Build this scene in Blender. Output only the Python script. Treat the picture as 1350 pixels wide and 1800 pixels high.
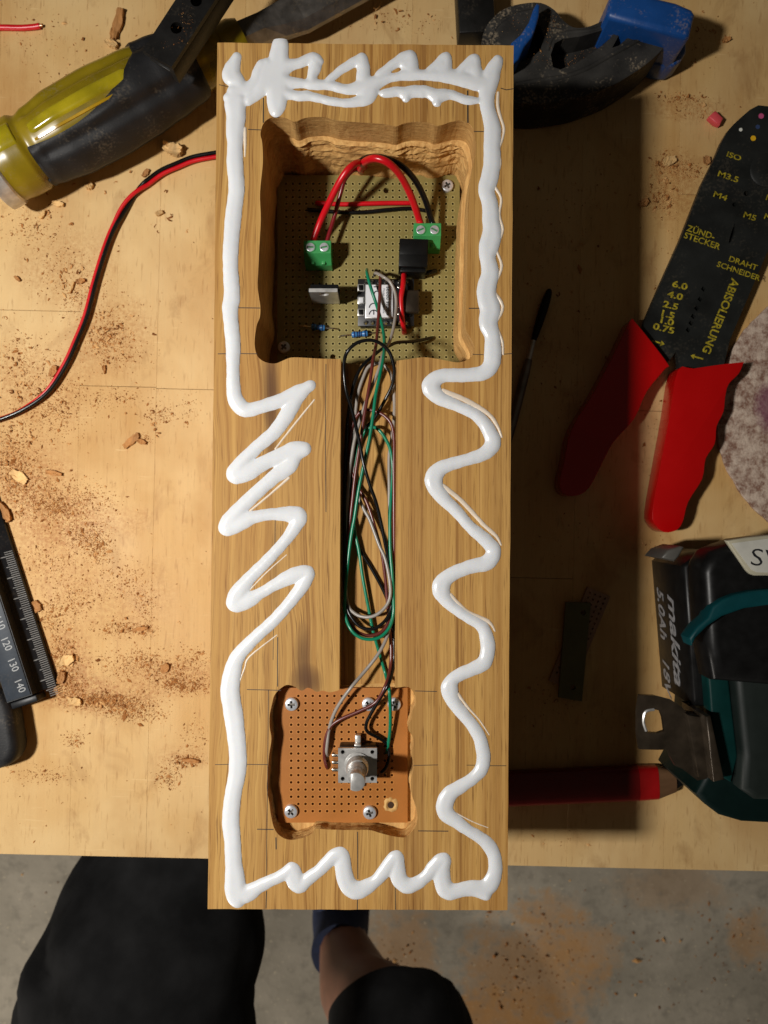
import bpy, bmesh, math, random
import numpy as np
from mathutils import Vector, Matrix, noise
from mathutils.geometry import tessellate_polygon

random.seed(7); rng = np.random.default_rng(7)
R = math.radians
scene = bpy.context.scene
COL = scene.collection
for o in list(bpy.data.objects): bpy.data.objects.remove(o)

# ------------------------------------------------------------------ camera
F = 1360.0            # focal length in photograph pixels
ZC = 0.365            # camera height above the bench top (bench top is z = 0)
cam_d = bpy.data.cameras.new('camera'); cam = bpy.data.objects.new('camera', cam_d); COL.objects.link(cam)
cam.location = (0, 0, ZC); cam.rotation_euler = (0, 0, 0)
cam_d.sensor_fit = 'VERTICAL'; cam_d.sensor_height = 36.0; cam_d.sensor_width = 27.0
cam_d.lens = 36.0*F/1800.0
cam_d.clip_start = 0.02; cam_d.clip_end = 20
cam_d.dof.use_dof = True; cam_d.dof.focus_distance = 0.272; cam_d.dof.aperture_fstop = 24
scene.camera = cam
scene.render.resolution_x = 768; scene.render.resolution_y = 1024

# ------------------------------------------------------------------ world and lamps
w = bpy.data.worlds.new('World'); scene.world = w; w.use_nodes = True
bg = w.node_tree.nodes['Background']; bg.inputs[0].default_value = (1.0, 0.82, 0.60, 1); bg.inputs[1].default_value = 0.034

def area(name, loc, target, sx, sy, power, color, spread=180):
    l = bpy.data.lights.new(name, 'AREA'); l.shape = 'RECTANGLE'; l.size = sx; l.size_y = sy
    l.energy = power; l.color = color; l.spread = R(spread)
    o = bpy.data.objects.new(name, l); COL.objects.link(o); o.location = loc
    d = Vector(target) - Vector(loc); o.rotation_euler = d.to_track_quat('-Z', 'Y').to_euler()
    return o
area('work_lamp', (-0.372, -0.045, 0.615), (-0.150, -0.012, 0.0), 0.035, 0.055, 1.68, (1.0, 0.962, 0.905), 100)
area('floor_fill', (-1.3, -1.7, -0.04), (0.1, -0.75, -0.9), 0.40, 0.40, 12.5, (1.0, 0.93, 0.84), 140)  # unseen fill added below bench height, brightens only floor and legs

scene.view_settings.view_transform = 'Standard'
try: scene.view_settings.look = 'None'
except Exception: pass
scene.view_settings.exposure = 0.0; scene.view_settings.gamma = 1.0; scene.view_settings.use_curve_mapping = False
scene.render.engine = 'CYCLES'
scene.cycles.use_denoising = True
scene.cycles.max_bounces = 6

# ------------------------------------------------------------------ helpers
def P(x, y, z=0.0):
    """A point of the photograph that lies at height z, as a point of the place."""
    s = (ZC - z)/F
    return Vector(((x-675.0)*s, (900.0-y)*s, z))
def PXY(pts, z): return [tuple(P(x, y, z)[:2]) for x, y in pts]
def srgb(r, g, b):
    f = lambda c: (c/255/12.92) if c/255 <= 0.04045 else ((c/255+0.055)/1.055)**2.4
    return (f(r), f(g), f(b))

def setp(o, label=None, cat=None, group=None, kind=None):
    if label: o['label'] = label
    if cat: o['category'] = cat
    if group: o['group'] = group
    if kind: o['kind'] = kind
    return o
def link(o, parent=None):
    COL.objects.link(o)
    if parent is not None:
        o.parent = parent
        base = parent
        M = Matrix.Identity(4)
        chain = []
        while base is not None: chain.append(base); base = base.parent
        W = Matrix.Identity(4)
        for b in reversed(chain): W = W @ b.matrix_parent_inverse @ b.matrix_basis
        o.matrix_parent_inverse = W.inverted()
    return o
def empty(name, loc=(0,0,0)):
    o = bpy.data.objects.new(name, None); o.empty_display_size = 0.01; o.location = loc
    COL.objects.link(o); return o
def obj(name, me, mats=None, parent=None, smooth=False):
    if mats is not None:
        for m in (mats if isinstance(mats, (list, tuple)) else [mats]): me.materials.append(m)
    if smooth: me.polygons.foreach_set('use_smooth', [True]*len(me.polygons))
    o = bpy.data.objects.new(name, me)
    return link(o, parent)
def pydata(name, vs, fs, mats=None, parent=None, smooth=False, mi=None):
    me = bpy.data.meshes.new(name); me.from_pydata([tuple(v) for v in vs], [], fs)
    if mi is not None: me.polygons.foreach_set('material_index', mi)
    me.update()
    return obj(name, me, mats, parent, smooth)
def autosmooth(o, ang=35):
    me = o.data
    me.polygons.foreach_set('use_smooth', [True]*len(me.polygons))
    me.set_sharp_from_angle(angle=R(ang))
    return o
def fixn(me):
    bm = bmesh.new(); bm.from_mesh(me); bmesh.ops.recalc_face_normals(bm, faces=bm.faces); bm.to_mesh(me); bm.free()

def prism(name, pts, z0, z1, mat, parent=None, bev=0.0005, seg=2, vert_bev=False):
    """An outline (x, y) with thickness z0..z1 and rounded top and bottom edges."""
    bm = bmesh.new()
    vs = [bm.verts.new((p[0], p[1], z0)) for p in pts]
    f = bm.faces.new(vs)
    r = bmesh.ops.extrude_face_region(bm, geom=[f])
    for v in r['geom']:
        if isinstance(v, bmesh.types.BMVert): v.co.z = z1
    bmesh.ops.recalc_face_normals(bm, faces=bm.faces)
    if bev > 0:
        es = [e for e in bm.edges if abs(e.verts[0].co.z-e.verts[1].co.z) < 1e-9 or vert_bev]
        bmesh.ops.bevel(bm, geom=es, offset=bev, segments=seg, affect='EDGES', profile=0.5, clamp_overlap=True)
    me = bpy.data.meshes.new(name); bm.to_mesh(me); bm.free()
    o = obj(name, me, mat, parent)
    return autosmooth(o, 40)
def rect(cx, cy, sx, sy, ang=0):
    c, s = math.cos(ang), math.sin(ang)
    return [(cx+x*c-y*s, cy+x*s+y*c) for x, y in ((-sx/2,-sy/2),(sx/2,-sy/2),(sx/2,sy/2),(-sx/2,sy/2))]
def box(name, cx, cy, z0, z1, sx, sy, mat, parent=None, ang=0, bev=0.0002, seg=2):
    return prism(name, rect(cx, cy, sx, sy, ang), z0, z1, mat, parent, bev, seg, True)
def ring(cx, cy, r, n=24, a0=0): return [(cx+r*math.cos(a0+2*math.pi*i/n), cy+r*math.sin(a0+2*math.pi*i/n)) for i in range(n)]

def holed(name, outer, holes, z0, z1, mat, parent=None, smooth=False):
    loops = [outer]+holes
    tri = tessellate_polygon([[Vector((x, y, 0)) for x, y in L] for L in loops])
    flat = [p for L in loops for p in L]; n = len(flat)
    vs = [(x, y, z1) for x, y in flat]+[(x, y, z0) for x, y in flat]
    fs = [tuple(t) for t in tri]+[tuple(i+n for i in reversed(t)) for t in tri]
    k = 0
    for L in loops:
        m = len(L)
        for i in range(m):
            a, b = k+i, k+(i+1) % m
            fs.append((a, b, b+n, a+n))
        k += m
    me = bpy.data.meshes.new(name); me.from_pydata(vs, [], fs); fixn(me)
    return obj(name, me, mat, parent, smooth)

def catmull(pts, per=8, closed=False):
    A = [np.array(p, float) for p in pts]
    n = len(A); out = []
    rngi = range(n) if closed else range(n-1)
    for i in rngi:
        if closed: p0, p1, p2, p3 = A[(i-1) % n], A[i], A[(i+1) % n], A[(i+2) % n]
        else: p0, p1, p2, p3 = A[max(i-1, 0)], A[i], A[i+1], A[min(i+2, n-1)]
        for k in range(per):
            t = k/per
            out.append(0.5*((2*p1)+(-p0+p2)*t+(2*p0-5*p1+4*p2-p3)*t*t+(-p0+3*p1-3*p2+p3)*t**3))
    if not closed: out.append(A[-1])
    return out
def tube_geo(path, rad, n=10, cap=True, squash=None):
    path = [Vector(p) for p in path]; m = len(path)
    rads = rad if hasattr(rad, '__len__') else [rad]*m
    vs, fs = [], []
    T = [(path[min(i+1, m-1)]-path[max(i-1, 0)]).normalized() for i in range(m)]
    ref = Vector((0, 0, 1)) if abs(T[0].z) < 0.9 else Vector((1, 0, 0))
    nrm = (ref - T[0]*ref.dot(T[0])).normalized()
    for i in range(m):
        nrm = (nrm - T[i]*nrm.dot(T[i]))
        nrm = nrm.normalized() if nrm.length > 1e-9 else T[i].orthogonal().normalized()
        b = T[i].cross(nrm)
        for k in range(n):
            a = 2*math.pi*k/n
            vs.append(path[i]+(nrm*math.cos(a)+b*math.sin(a))*rads[i])
    for i in range(m-1):
        for k in range(n):
            a, b2 = i*n+k, i*n+(k+1) % n
            fs.append((a, b2, b2+n, a+n))
    if cap:
        fs.append(tuple(reversed(range(n)))); fs.append(tuple(range((m-1)*n, m*n)))
    return vs, fs
def tube(name, path, rad, mat, parent=None, n=10, per=8, smooth=True):
    pts = catmull(path, per) if per > 1 else path
    rr = rad
    if hasattr(rad, '__len__'): rr = [float(r[0]) for r in catmull([(x,) for x in rad], per)] if per > 1 else rad
    vs, fs = tube_geo(pts, rr, n)
    o = pydata(name, vs, fs, mat, parent)
    return autosmooth(o, 50)
def lathe(name, prof, mat, parent=None, n=24, M=None):
    """prof: (radius, height) from the bottom up, spun round local z, then placed with matrix M."""
    vs, fs = [], []
    for r, h in prof:
        for k in range(n):
            a = 2*math.pi*k/n; vs.append(Vector((r*math.cos(a), r*math.sin(a), h)))
    for i in range(len(prof)-1):
        for k in range(n):
            a, b = i*n+k, i*n+(k+1) % n; fs.append((a, b, b+n, a+n))
    fs.append(tuple(reversed(range(n)))); fs.append(tuple(range((len(prof)-1)*n, len(prof)*n)))
    if M is not None: vs = [M @ v for v in vs]
    o = pydata(name, vs, fs, mat, parent)
    return autosmooth(o, 40)
def lettering(txt, loc, size, mat, parent=None, rot=(0,0,0), M=None, name='lettering', bold=0.0, xs=1.0, align='CENTER', shear=0.0, ext=0.00004):
    c = bpy.data.curves.new('txt', 'FONT'); c.body = txt; c.size = size; c.align_x = align; c.align_y = 'CENTER'
    c.extrude = ext; c.offset = bold*size; c.shear = shear; c.resolution_u = 3
    t = bpy.data.objects.new('txt', c); COL.objects.link(t)
    dg = bpy.context.evaluated_depsgraph_get()
    me = bpy.data.meshes.new_from_object(t.evaluated_get(dg))
    bpy.data.objects.remove(t); bpy.data.curves.remove(c)
    me.materials.clear()
    from mathutils import Euler
    MM = (Matrix.Translation(loc) @ Euler(rot).to_matrix().to_4x4()) if M is None else M
    me.transform(MM @ Matrix.Diagonal((xs, 1, 1, 1)))
    me.name = name
    return obj(name, me, mat, parent)

# ------------------------------------------------------------------ materials
def nt(m): return m.node_tree.nodes, m.node_tree.links
def mat(name, col, rough=0.5, metal=0.0, var=0.12, vscale=120.0, bump=0.0, bscale=600.0, spec=0.5, coat=0.0, trans=0.0, sss=0.0, stretch=(1,1,1), rvar=0.1, dust=0.0):
    m = bpy.data.materials.new(name); m.use_nodes = True; N, L = nt(m)
    b = N['Principled BSDF']
    b.inputs['Roughness'].default_value = rough; b.inputs['Metallic'].default_value = metal
    b.inputs['Specular IOR Level'].default_value = spec
    if coat: b.inputs['Coat Weight'].default_value = coat; b.inputs['Coat Roughness'].default_value = 0.15
    if trans: b.inputs['Transmission Weight'].default_value = trans
    if sss:
        b.inputs['Subsurface Weight'].default_value = sss; b.inputs['Subsurface Radius'].default_value = (1, .8, .6); b.inputs['Subsurface Scale'].default_value = 0.0012
    tc = N.new('ShaderNodeTexCoord'); mp = N.new('ShaderNodeMapping'); mp.inputs['Scale'].default_value = stretch
    L.new(tc.outputs['Object'], mp.inputs[0])
    nz = N.new('ShaderNodeTexNoise'); nz.inputs['Scale'].default_value = vscale; nz.inputs['Detail'].default_value = 5
    L.new(mp.outputs[0], nz.inputs[0])
    mx = N.new('ShaderNodeMix'); mx.data_type = 'RGBA'
    c = Vector(col[:3])
    mx.inputs[6].default_value = (*[max(0, x*(1-var)) for x in c], 1); mx.inputs[7].default_value = (*[min(1, x*(1+var)) for x in c], 1)
    rm = N.new('ShaderNodeMapRange'); rm.inputs[1].default_value = 0.3; rm.inputs[2].default_value = 0.7
    L.new(nz.outputs[0], rm.inputs[0]); L.new(rm.outputs[0], mx.inputs[0])
    last = mx.outputs[2]
    if dust > 0:   # pale wood dust lying on the surface in specks
        n2 = N.new('ShaderNodeTexNoise'); n2.inputs['Scale'].default_value = 900; n2.inputs['Detail'].default_value = 4
        n3 = N.new('ShaderNodeTexNoise'); n3.inputs['Scale'].default_value = 70; n3.inputs['Detail'].default_value = 3
        L.new(tc.outputs['Object'], n2.inputs[0]); L.new(tc.outputs['Object'], n3.inputs[0])
        ad = N.new('ShaderNodeMath'); ad.operation = 'MULTIPLY'; L.new(n2.outputs[0], ad.inputs[0]); L.new(n3.outputs[0], ad.inputs[1])
        r2 = N.new('ShaderNodeMapRange'); r2.inputs[1].default_value = 0.30; r2.inputs[2].default_value = 0.42; r2.inputs[4].default_value = dust
        L.new(ad.outputs[0], r2.inputs[0])
        m2 = N.new('ShaderNodeMix'); m2.data_type = 'RGBA'; m2.inputs[7].default_value = (.42, .33, .22, 1)
        L.new(r2.outputs[0], m2.inputs[0]); L.new(last, m2.inputs[6]); last = m2.outputs[2]
    L.new(last, b.inputs['Base Color'])
    if rvar:
        rr = N.new('ShaderNodeMapRange'); rr.inputs[3].default_value = max(0.02, rough-rvar); rr.inputs[4].default_value = min(1, rough+rvar)
        L.new(nz.outputs[0], rr.inputs[0]); L.new(rr.outputs[0], b.inputs['Roughness'])
    if bump:
        nb = N.new('ShaderNodeTexNoise'); nb.inputs['Scale'].default_value = bscale; nb.inputs['Detail'].default_value = 4
        L.new(mp.outputs[0], nb.inputs[0])
        bp = N.new('ShaderNodeBump'); bp.inputs['Strength'].default_value = bump; bp.inputs['Distance'].default_value = 0.0004
        L.new(nb.outputs[0], bp.inputs['Height']); L.new(bp.outputs[0], b.inputs['Normal'])
    return m

class G:
    """tiny node-graph helper"""
    def __init__(s, name):
        s.m = bpy.data.materials.new(name); s.m.use_nodes = True; s.N, s.L = nt(s.m); s.b = s.N['Principled BSDF']
        s.tc = s.N.new('ShaderNodeTexCoord')
    def mp(s, scale=(1,1,1), loc=(0,0,0), rot=(0,0,0), src=None):
        n = s.N.new('ShaderNodeMapping'); n.inputs['Scale'].default_value = scale; n.inputs['Location'].default_value = loc; n.inputs['Rotation'].default_value = rot
        s.L.new(src or s.tc.outputs['Object'], n.inputs[0]); return n.outputs[0]
    def noise(s, vec, scale=1, detail=4, rough=0.55, dist=0.0):
        n = s.N.new('ShaderNodeTexNoise'); n.inputs['Scale'].default_value = scale; n.inputs['Detail'].default_value = detail
        n.inputs['Roughness'].default_value = rough; n.inputs['Distortion'].default_value = dist; s.L.new(vec, n.inputs[0]); return n.outputs[0]
    def rng(s, v, a, b, c=0.0, d=1.0):
        n = s.N.new('ShaderNodeMapRange'); n.inputs[1].default_value = a; n.inputs[2].default_value = b; n.inputs[3].default_value = c; n.inputs[4].default_value = d
        s.L.new(v, n.inputs[0]); return n.outputs[0]
    def math(s, op, a, b=None):
        n = s.N.new('ShaderNodeMath'); n.operation = op
        for i, v in enumerate((a, b)):
            if v is None: continue
            if isinstance(v, (int, float)): n.inputs[i].default_value = v
            else: s.L.new(v, n.inputs[i])
        return n.outputs[0]
    def mix(s, f, a, b, mode='MIX'):
        n = s.N.new('ShaderNodeMix'); n.data_type = 'RGBA'; n.blend_type = mode
        if isinstance(f, (int, float)): n.inputs[0].default_value = f
        else: s.L.new(f, n.inputs[0])
        for i, v in ((6, a), (7, b)):
            if isinstance(v, tuple): n.inputs[i].default_value = (*v[:3], 1)
            else: s.L.new(v, n.inputs[i])
        return n.outputs[2]
    def sep(s, v=None):
        n = s.N.new('ShaderNodeSeparateXYZ'); s.L.new(v or s.tc.outputs['Object'], n.inputs[0]); return n.outputs
    def comb(s, x, y, z):
        n = s.N.new('ShaderNodeCombineXYZ')
        for i, v in enumerate((x, y, z)):
            if isinstance(v, (int, float)): n.inputs[i].default_value = v
            else: s.L.new(v, n.inputs[i])
        return n.outputs[0]
    def bump(s, h, strength=0.3, dist=0.0004):
        n = s.N.new('ShaderNodeBump'); n.inputs['Strength'].default_value = strength; n.inputs['Distance'].default_value = dist
        s.L.new(h, n.inputs['Height']); s.L.new(n.outputs[0], s.b.inputs['Normal'])
    def out(s, col, rough=0.5, spec=0.4):
        s.L.new(col, s.b.inputs['Base Color'])
        if isinstance(rough, (int, float)): s.b.inputs['Roughness'].default_value = rough
        else: s.L.new(rough, s.b.inputs['Roughness'])
        s.b.inputs['Specular IOR Level'].default_value = spec
        return s.m

def wood_block_material():
    g = G('planed_oak')
    X, Y, Z = g.sep()
    warp = g.noise(g.mp((22, 9, 22)), 1, 3)
    warp2 = g.noise(g.mp((9, 3.2, 9), (3, 1, 0)), 1, 2)
    # left side of the board is plain sawn with cathedral rings, right side straight grained
    left = g.rng(X, -0.012, 0.004, 1.0, 0.0)
    amp = g.math('ADD', g.math('MULTIPLY', left, 0.011), 0.0014)
    xw = g.math('ADD', X, g.math('MULTIPLY', g.math('SUBTRACT', warp, 0.5), amp))
    xw = g.math('ADD', xw, g.math('MULTIPLY', g.math('SUBTRACT', warp2, 0.5), g.math('MULTIPLY', left, 0.024)))
    vec = g.comb(xw, Y, Z)
    bands = g.noise(g.mp((520, 3.5, 520), src=vec), 1, 4, 0.7)
    rings = g.noise(g.mp((120, 1.2, 120), src=vec), 1, 2, 0.5)
    fine = g.noise(g.mp((1500, 30, 1500), src=vec), 1, 3, 0.6)
    pores = g.noise(g.mp((2300, 70, 2300), src=vec), 1, 2, 0.5)
    patch = g.noise(g.mp((30, 9, 30), (7, 2, 0)), 1, 3)
    pin = g.noise(g.mp((850, 5, 850), (1, 0, 0), src=vec), 1, 3, 0.6)
    c = g.mix(g.rng(bands, 0.32, 0.68), srgb(160, 114, 54), srgb(203, 160, 90))
    c = g.mix(g.rng(rings, 0.52, 0.66, 0.0, 0.55), c, srgb(142, 96, 42))
    c = g.mix(g.rng(fine, 0.35, 0.7, 0.0, 0.34), c, srgb(212, 168, 104))
    c = g.mix(g.rng(pin, 0.54, 0.68, 0.0, 0.62), c, srgb(122, 77, 32))
    c = g.mix(g.rng(pores, 0.58, 0.70, 0.0, 0.65), c, srgb(106, 66, 28))
    c = g.mix(g.rng(patch, 0.45, 0.75, 0.0, 0.35), c, srgb(176, 120, 54))
    # knots and resin streaks: dark stains with a shape of their own
    for (px, py, sx, sy, st) in ((468, 680, .0040, .015, .75), (536, 1160, .0034, .013, .75), (540, 1197, .0060, .006, .85), (470, 745, .0034, .022, .6), (487, 1010, .002, .02, .4)):
        k = P(px, py, .103)
        dx = g.math('DIVIDE', g.math('ADD', xw, -k.x), sx); dy = g.math('DIVIDE', g.math('ADD', Y, -k.y), sy)
        d2 = g.math('ADD', g.math('MULTIPLY', dx, dx), g.math('MULTIPLY', dy, dy))
        c = g.mix(g.rng(g.math('ADD', d2, g.math('MULTIPLY', bands, 0.7)), 0.25, 1.5, st, 0.0), c, srgb(84, 52, 30))
    g.bump(g.math('ADD', g.math('MULTIPLY', pores, -0.6), g.math('MULTIPLY', fine, 0.5)), 0.25, 0.0002)
    return g.out(c, g.rng(fine, 0.3, 0.7, 0.55, 0.7), 0.3)
def cut_wood_material():
    g = G('routed_oak')
    X, Y, Z = g.sep()
    a = g.noise(g.mp((500, 60, 900)), 1, 4, 0.65)
    b = g.noise(g.mp((60, 60, 40)), 1, 3)
    # tear-out: fibres show below the reach of the cutter
    fib = g.noise(g.mp((140, 140, 1600)), 1, 4, 0.7)
    c = g.mix(g.rng(a, 0.3, 0.7), srgb(178, 130, 72), srgb(224, 180, 114))
    c = g.mix(g.rng(b, 0.45, 0.75, 0, 0.4), c, srgb(138, 98, 54))
    c = g.mix(g.rng(fib, 0.5, 0.68, 0, 0.6), c, srgb(232, 192, 124))
    g.bump(g.math('ADD', fib, a), 0.5, 0.0004)
    return g.out(c, 0.75, 0.2)
def bench_material():
    g = G('bench_beech')
    oi = g.N.new('ShaderNodeObjectInfo')
    sh = g.math('MULTIPLY', oi.outputs['Random'], 13.0)
    X, Y, Z = g.sep()
    vec = g.comb(g.math('ADD', X, sh), Y, sh)
    st = g.noise(g.mp((150, 4, 10), src=vec), 1, 4, 0.6)
    fine = g.noise(g.mp((1100, 25, 10), src=vec), 1, 3, 0.6)
    fleck = g.noise(g.mp((900, 120, 10), src=vec), 1, 2, 0.5)
    dirt = g.noise(g.mp((13, 9, 1)), 1, 5, 0.62, 0.4)
    dirt2 = g.noise(g.mp((45, 30, 1), (4, 4, 0)), 1, 5, 0.65, 0.6)
    pale = g.noise(g.mp((10, 7, 1), (11, 3, 0)), 1, 4, 0.6, 0.3)
    base = g.mix(oi.outputs['Random'], srgb(200, 160, 100), srgb(213, 178, 120))
    c = g.mix(g.rng(st, 0.35, 0.65, 0, 0.40), base, srgb(188, 140, 80))
    c = g.mix(g.rng(pale, 0.40, 0.66, 0, 0.70), c, srgb(230, 202, 150))
    c = g.mix(g.rng(fine, 0.35, 0.7, 0, 0.25), c, srgb(222, 182, 122))
    c = g.mix(g.rng(fleck, 0.60, 0.72, 0, 0.35), c, srgb(146, 98, 50))
    c = g.mix(g.rng(dirt, 0.48, 0.74, 0, 0.55), c, srgb(166, 116, 62))
    c = g.mix(g.rng(dirt2, 0.56, 0.76, 0, 0.55), c, srgb(142, 96, 50))
    # worn scuffs and scratches across the grain
    scr = g.noise(g.mp((60, 700, 1), (2, 1, 0), (0, 0, .5)), 1, 2, 0.5); scm = g.noise(g.mp((25, 25, 1), (5, 8, 0)), 1, 3)
    c = g.mix(g.math('MULTIPLY', g.rng(scr, 0.66, 0.72), g.rng(scm, 0.5, 0.62, 0, 0.5)), c, srgb(228, 196, 142))
    # drifts of the finest sawdust, too fine to see grain by grain
    film = g.noise(g.mp((520, 520, 1)), 1, 5, 0.75); filmm = g.noise(g.mp((26, 20, 1), (9, 5, 0)), 1, 5, 0.65)
    for (px, py, sx, sy, st_) in ((60,700,.030,.022,.5),(45,850,.028,.022,.9),(140,925,.030,.014,.9),(95,1010,.022,.024,.55),(215,1060,.026,.020,.45),(175,1235,.034,.008,1.0),(120,1180,.012,.020,.9),(300,1200,.026,.009,.7),(185,590,.020,.022,.7),(120,480,.026,.020,.4),(330,1340,.014,.007,.6),(1170,320,.012,.018,.7),(1190,180,.020,.006,.5)):
        k = P(px, py, 0)
        dx = g.math('DIVIDE', g.math('ADD', X, -k.x), sx); dy = g.math('DIVIDE', g.math('ADD', Y, -k.y), sy)
        d2 = g.math('ADD', g.math('MULTIPLY', dx, dx), g.math('MULTIPLY', dy, dy))
        d2 = g.math('ADD', d2, g.math('MULTIPLY', g.math('SUBTRACT', filmm, 0.5), 3.0))
        m_ = g.math('MULTIPLY', g.rng(d2, 0.1, 1.3, st_, 0.0), g.rng(film, 0.42, 0.60))
        c = g.mix(m_, c, srgb(166, 112, 60))
    g.bump(g.math('ADD', fine, g.math('MULTIPLY', film, 0.3)), 0.15, 0.0002)
    return g.out(c, g.rng(dirt, 0.3, 0.8, 0.52, 0.75), 0.3)
def floor_material():
    g = G('workshop_concrete')
    a = g.noise(g.mp((7, 7, 7)), 1, 6, 0.6); b = g.noise(g.mp((55, 55, 55)), 1, 4, 0.6); s = g.noise(g.mp((160, 160, 160)), 1, 2)
    c = g.mix(g.rng(a, 0.3, 0.7), srgb(154, 147, 132), srgb(192, 183, 166))
    c = g.mix(g.rng(b, 0.5, 0.75, 0, 0.5), c, srgb(120, 114, 104))
    X, Y, Z = g.sep()
    for (px, py, sx, sy, st) in ((925, 1720, .105, .12, .55), (1020, 1665, .06, .045, .42), (880, 1790, .09, .05, .6), (1320, 1640, .04, .05, .5), (700, 1690, .06, .10, .45), (1190, 1560, .1, .04, .25), (960, 1600, .06, .03, .3)):
        k = P(px, py, -0.9)
        dx = g.math('DIVIDE', g.math('ADD', X, -k.x), sx); dy = g.math('DIVIDE', g.math('ADD', Y, -k.y), sy)
        d2 = g.math('ADD', g.math('MULTIPLY', dx, dx), g.math('MULTIPLY', dy, dy))
        wob = g.math('ADD', g.math('MULTIPLY', g.math('SUBTRACT', a, 0.5), 2.4), g.math('MULTIPLY', g.math('SUBTRACT', b, 0.5), 3.2))
        c = g.mix(g.rng(g.math('ADD', d2, wob), 0.30, 1.40, st, 0.0), c, srgb(200, 146, 82))
    c = g.mix(g.rng(s, 0.66, 0.72, 0, 0.6), c, srgb(220, 206, 176))
    g.bump(b, 0.3, 0.002)
    return g.out(c, 0.85, 0.2)

M_OAK = wood_block_material(); M_CUT = cut_wood_material(); M_BENCH = bench_material(); M_FLOOR = floor_material()
M_CORE = mat('bench_core', srgb(90, 58, 30), .8)
M_PENCIL = mat('pencil_graphite', (.035, .028, .022), .6)
M_GLUE = mat('white_glue', (.765, .785, .815), .25, var=.03, vscale=90, sss=.18, coat=.25, rvar=.06)
M_TRAIL = mat('thin_glue', (.78, .66, .53), .35, var=.10, vscale=160, sss=.1)
M_PERF = mat('olive_perfboard', srgb(134, 120, 66), .5, var=.10, vscale=70, bump=.05)
M_PERFRING = mat('olive_perfboard_pads', srgb(168, 154, 96), .45, var=.1)
M_PHEN = mat('phenolic_perfboard', srgb(170, 106, 44), .42, var=.12, vscale=60, bump=.05)
M_PHENRING = mat('phenolic_perfboard_pads', srgb(192, 126, 58), .42, var=.1)
M_ZINC = mat('zinc_screw', (.70, .72, .76), .30, .55, var=.2, vscale=500)
M_STEEL = mat('bright_steel', (.58, .57, .55), .34, .65, var=.2, vscale=300, bump=.1)
M_DARKST = mat('dull_steel', (.23, .21, .19), .42, .85, var=.3, vscale=200, bump=.15, dust=.5)
M_GREENPL = mat('green_terminal', srgb(62, 150, 84), .4, var=.08)
M_BLACKPL = mat('black_plastic', (.006, .006, .006), .36, var=.3, vscale=200, bump=.05, spec=.22)
M_BLACKRB = mat('black_rubber', (.009, .009, .010), .55, var=.25, vscale=150, bump=.2, bscale=1500, dust=.10, spec=.3)
M_BLACKBAR = mat('black_painted_bar', (.007, .0065, .006), .45, var=.3, vscale=150, bump=.15, dust=.05, spec=.3)
M_CLAMP = mat('dusty_black_clamp', (.030, .028, .025), .65, var=.55, vscale=90, bump=.3, bscale=900, dust=.45, spec=.3)
M_BLUE = mat('blue_plastic', srgb(22, 74, 142), .4, var=.15, vscale=90, bump=.15, dust=.35)
M_REDW = mat('red_insulation', srgb(205, 18, 30), .32, var=.08)
M_REDD = mat('dark_red_insulation', srgb(120, 20, 28), .32, var=.1)
M_BLKW = mat('black_insulation', (.005, .005, .005), .25, var=.2, spec=.35)
M_BRNW = mat('brown_insulation', srgb(98, 42, 36), .30, var=.1)
M_GRNW = mat('green_insulation', srgb(10, 122, 88), .30, var=.1)
M_GRYW = mat('grey_insulation', srgb(150, 142, 134), .33, var=.1)
M_COPPER = mat('bare_copper', (.75, .38, .22), .35, 1.0)
M_TIN = mat('tinned_lead', (.70, .68, .62), .25, 1.0, var=.25, vscale=900)
M_PCBBLK = mat('black_circuit_board', (.013, .013, .014), .35)
M_WHITE = mat('white_label', (.74, .75, .78), .5, var=.03)
M_INK = mat('black_ink', (.015, .015, .018), .5)
M_GREYINK = mat('grey_ink', (.20, .20, .22), .5)
M_RESBL = mat('blue_resistor', srgb(58, 120, 178), .35)
M_BRONZE = mat('bronzed_steel', (.050, .037, .025), .34, .5, var=.35, vscale=160, bump=.1)
M_RESBAND = mat('resistor_band', srgb(20, 40, 90), .35)
M_DARKHOLE = mat('painted_hole_shade', srgb(60, 38, 20), .9)  # shade of the empty screw hole, put into the colour
M_YELPL = mat('amber_handle', (.30, .215, .008), .28, var=.35, vscale=45, trans=.35, coat=.0, dust=.22)
M_PLIER = mat('blackened_steel', (.013, .014, .013), .45, .0, var=.35, vscale=90, bump=.12, bscale=700, spec=.3, dust=.06)
M_YELINK = mat('yellow_print', srgb(160, 144, 34), .5, var=.55, vscale=700)
M_REDGRIP = mat('red_dipped_grip', srgb(178, 4, 6), .26, var=.06, vscale=50, coat=.2)
M_DISC = None
M_TEAL = mat('teal_plastic', srgb(5, 58, 63), .5, spec=.2, var=.12, bump=.1)
M_TEALP = mat('deep_teal_panel', srgb(4, 46, 44), .5, spec=.2, var=.15, bump=.1)
M_DKTEAL = mat('dark_teal_plastic', srgb(3, 22, 20), .5, spec=.2, var=.15, bump=.1)
M_PENCILRED = mat('shaded_red_paint', srgb(104, 6, 8), .35, var=.1)  # shaded copy of the pencil's red
M_PENCILLIT = mat('lit_red_paint', srgb(146, 10, 12), .35, var=.1)  # lit copy of the same red, brightness put into the colour
M_PENCILWD = mat('sharpened_wood', srgb(104, 74, 48), .6, var=.15, stretch=(.2, 1, 1), vscale=400)
M_RULER = mat('black_anodised', (.008, .009, .011), .42, var=.2, bump=.08, dust=.05, spec=.25)
M_RULERTOP = mat('slate_plastic', (.026, .034, .046), .45, var=.35, vscale=60, bump=.08, dust=.06, spec=.3)
M_SCALE = mat('pale_engraving', (.27, .28, .28), .5)
M_PINK = mat('pink_plastic', srgb(214, 78, 84), .45)
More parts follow.
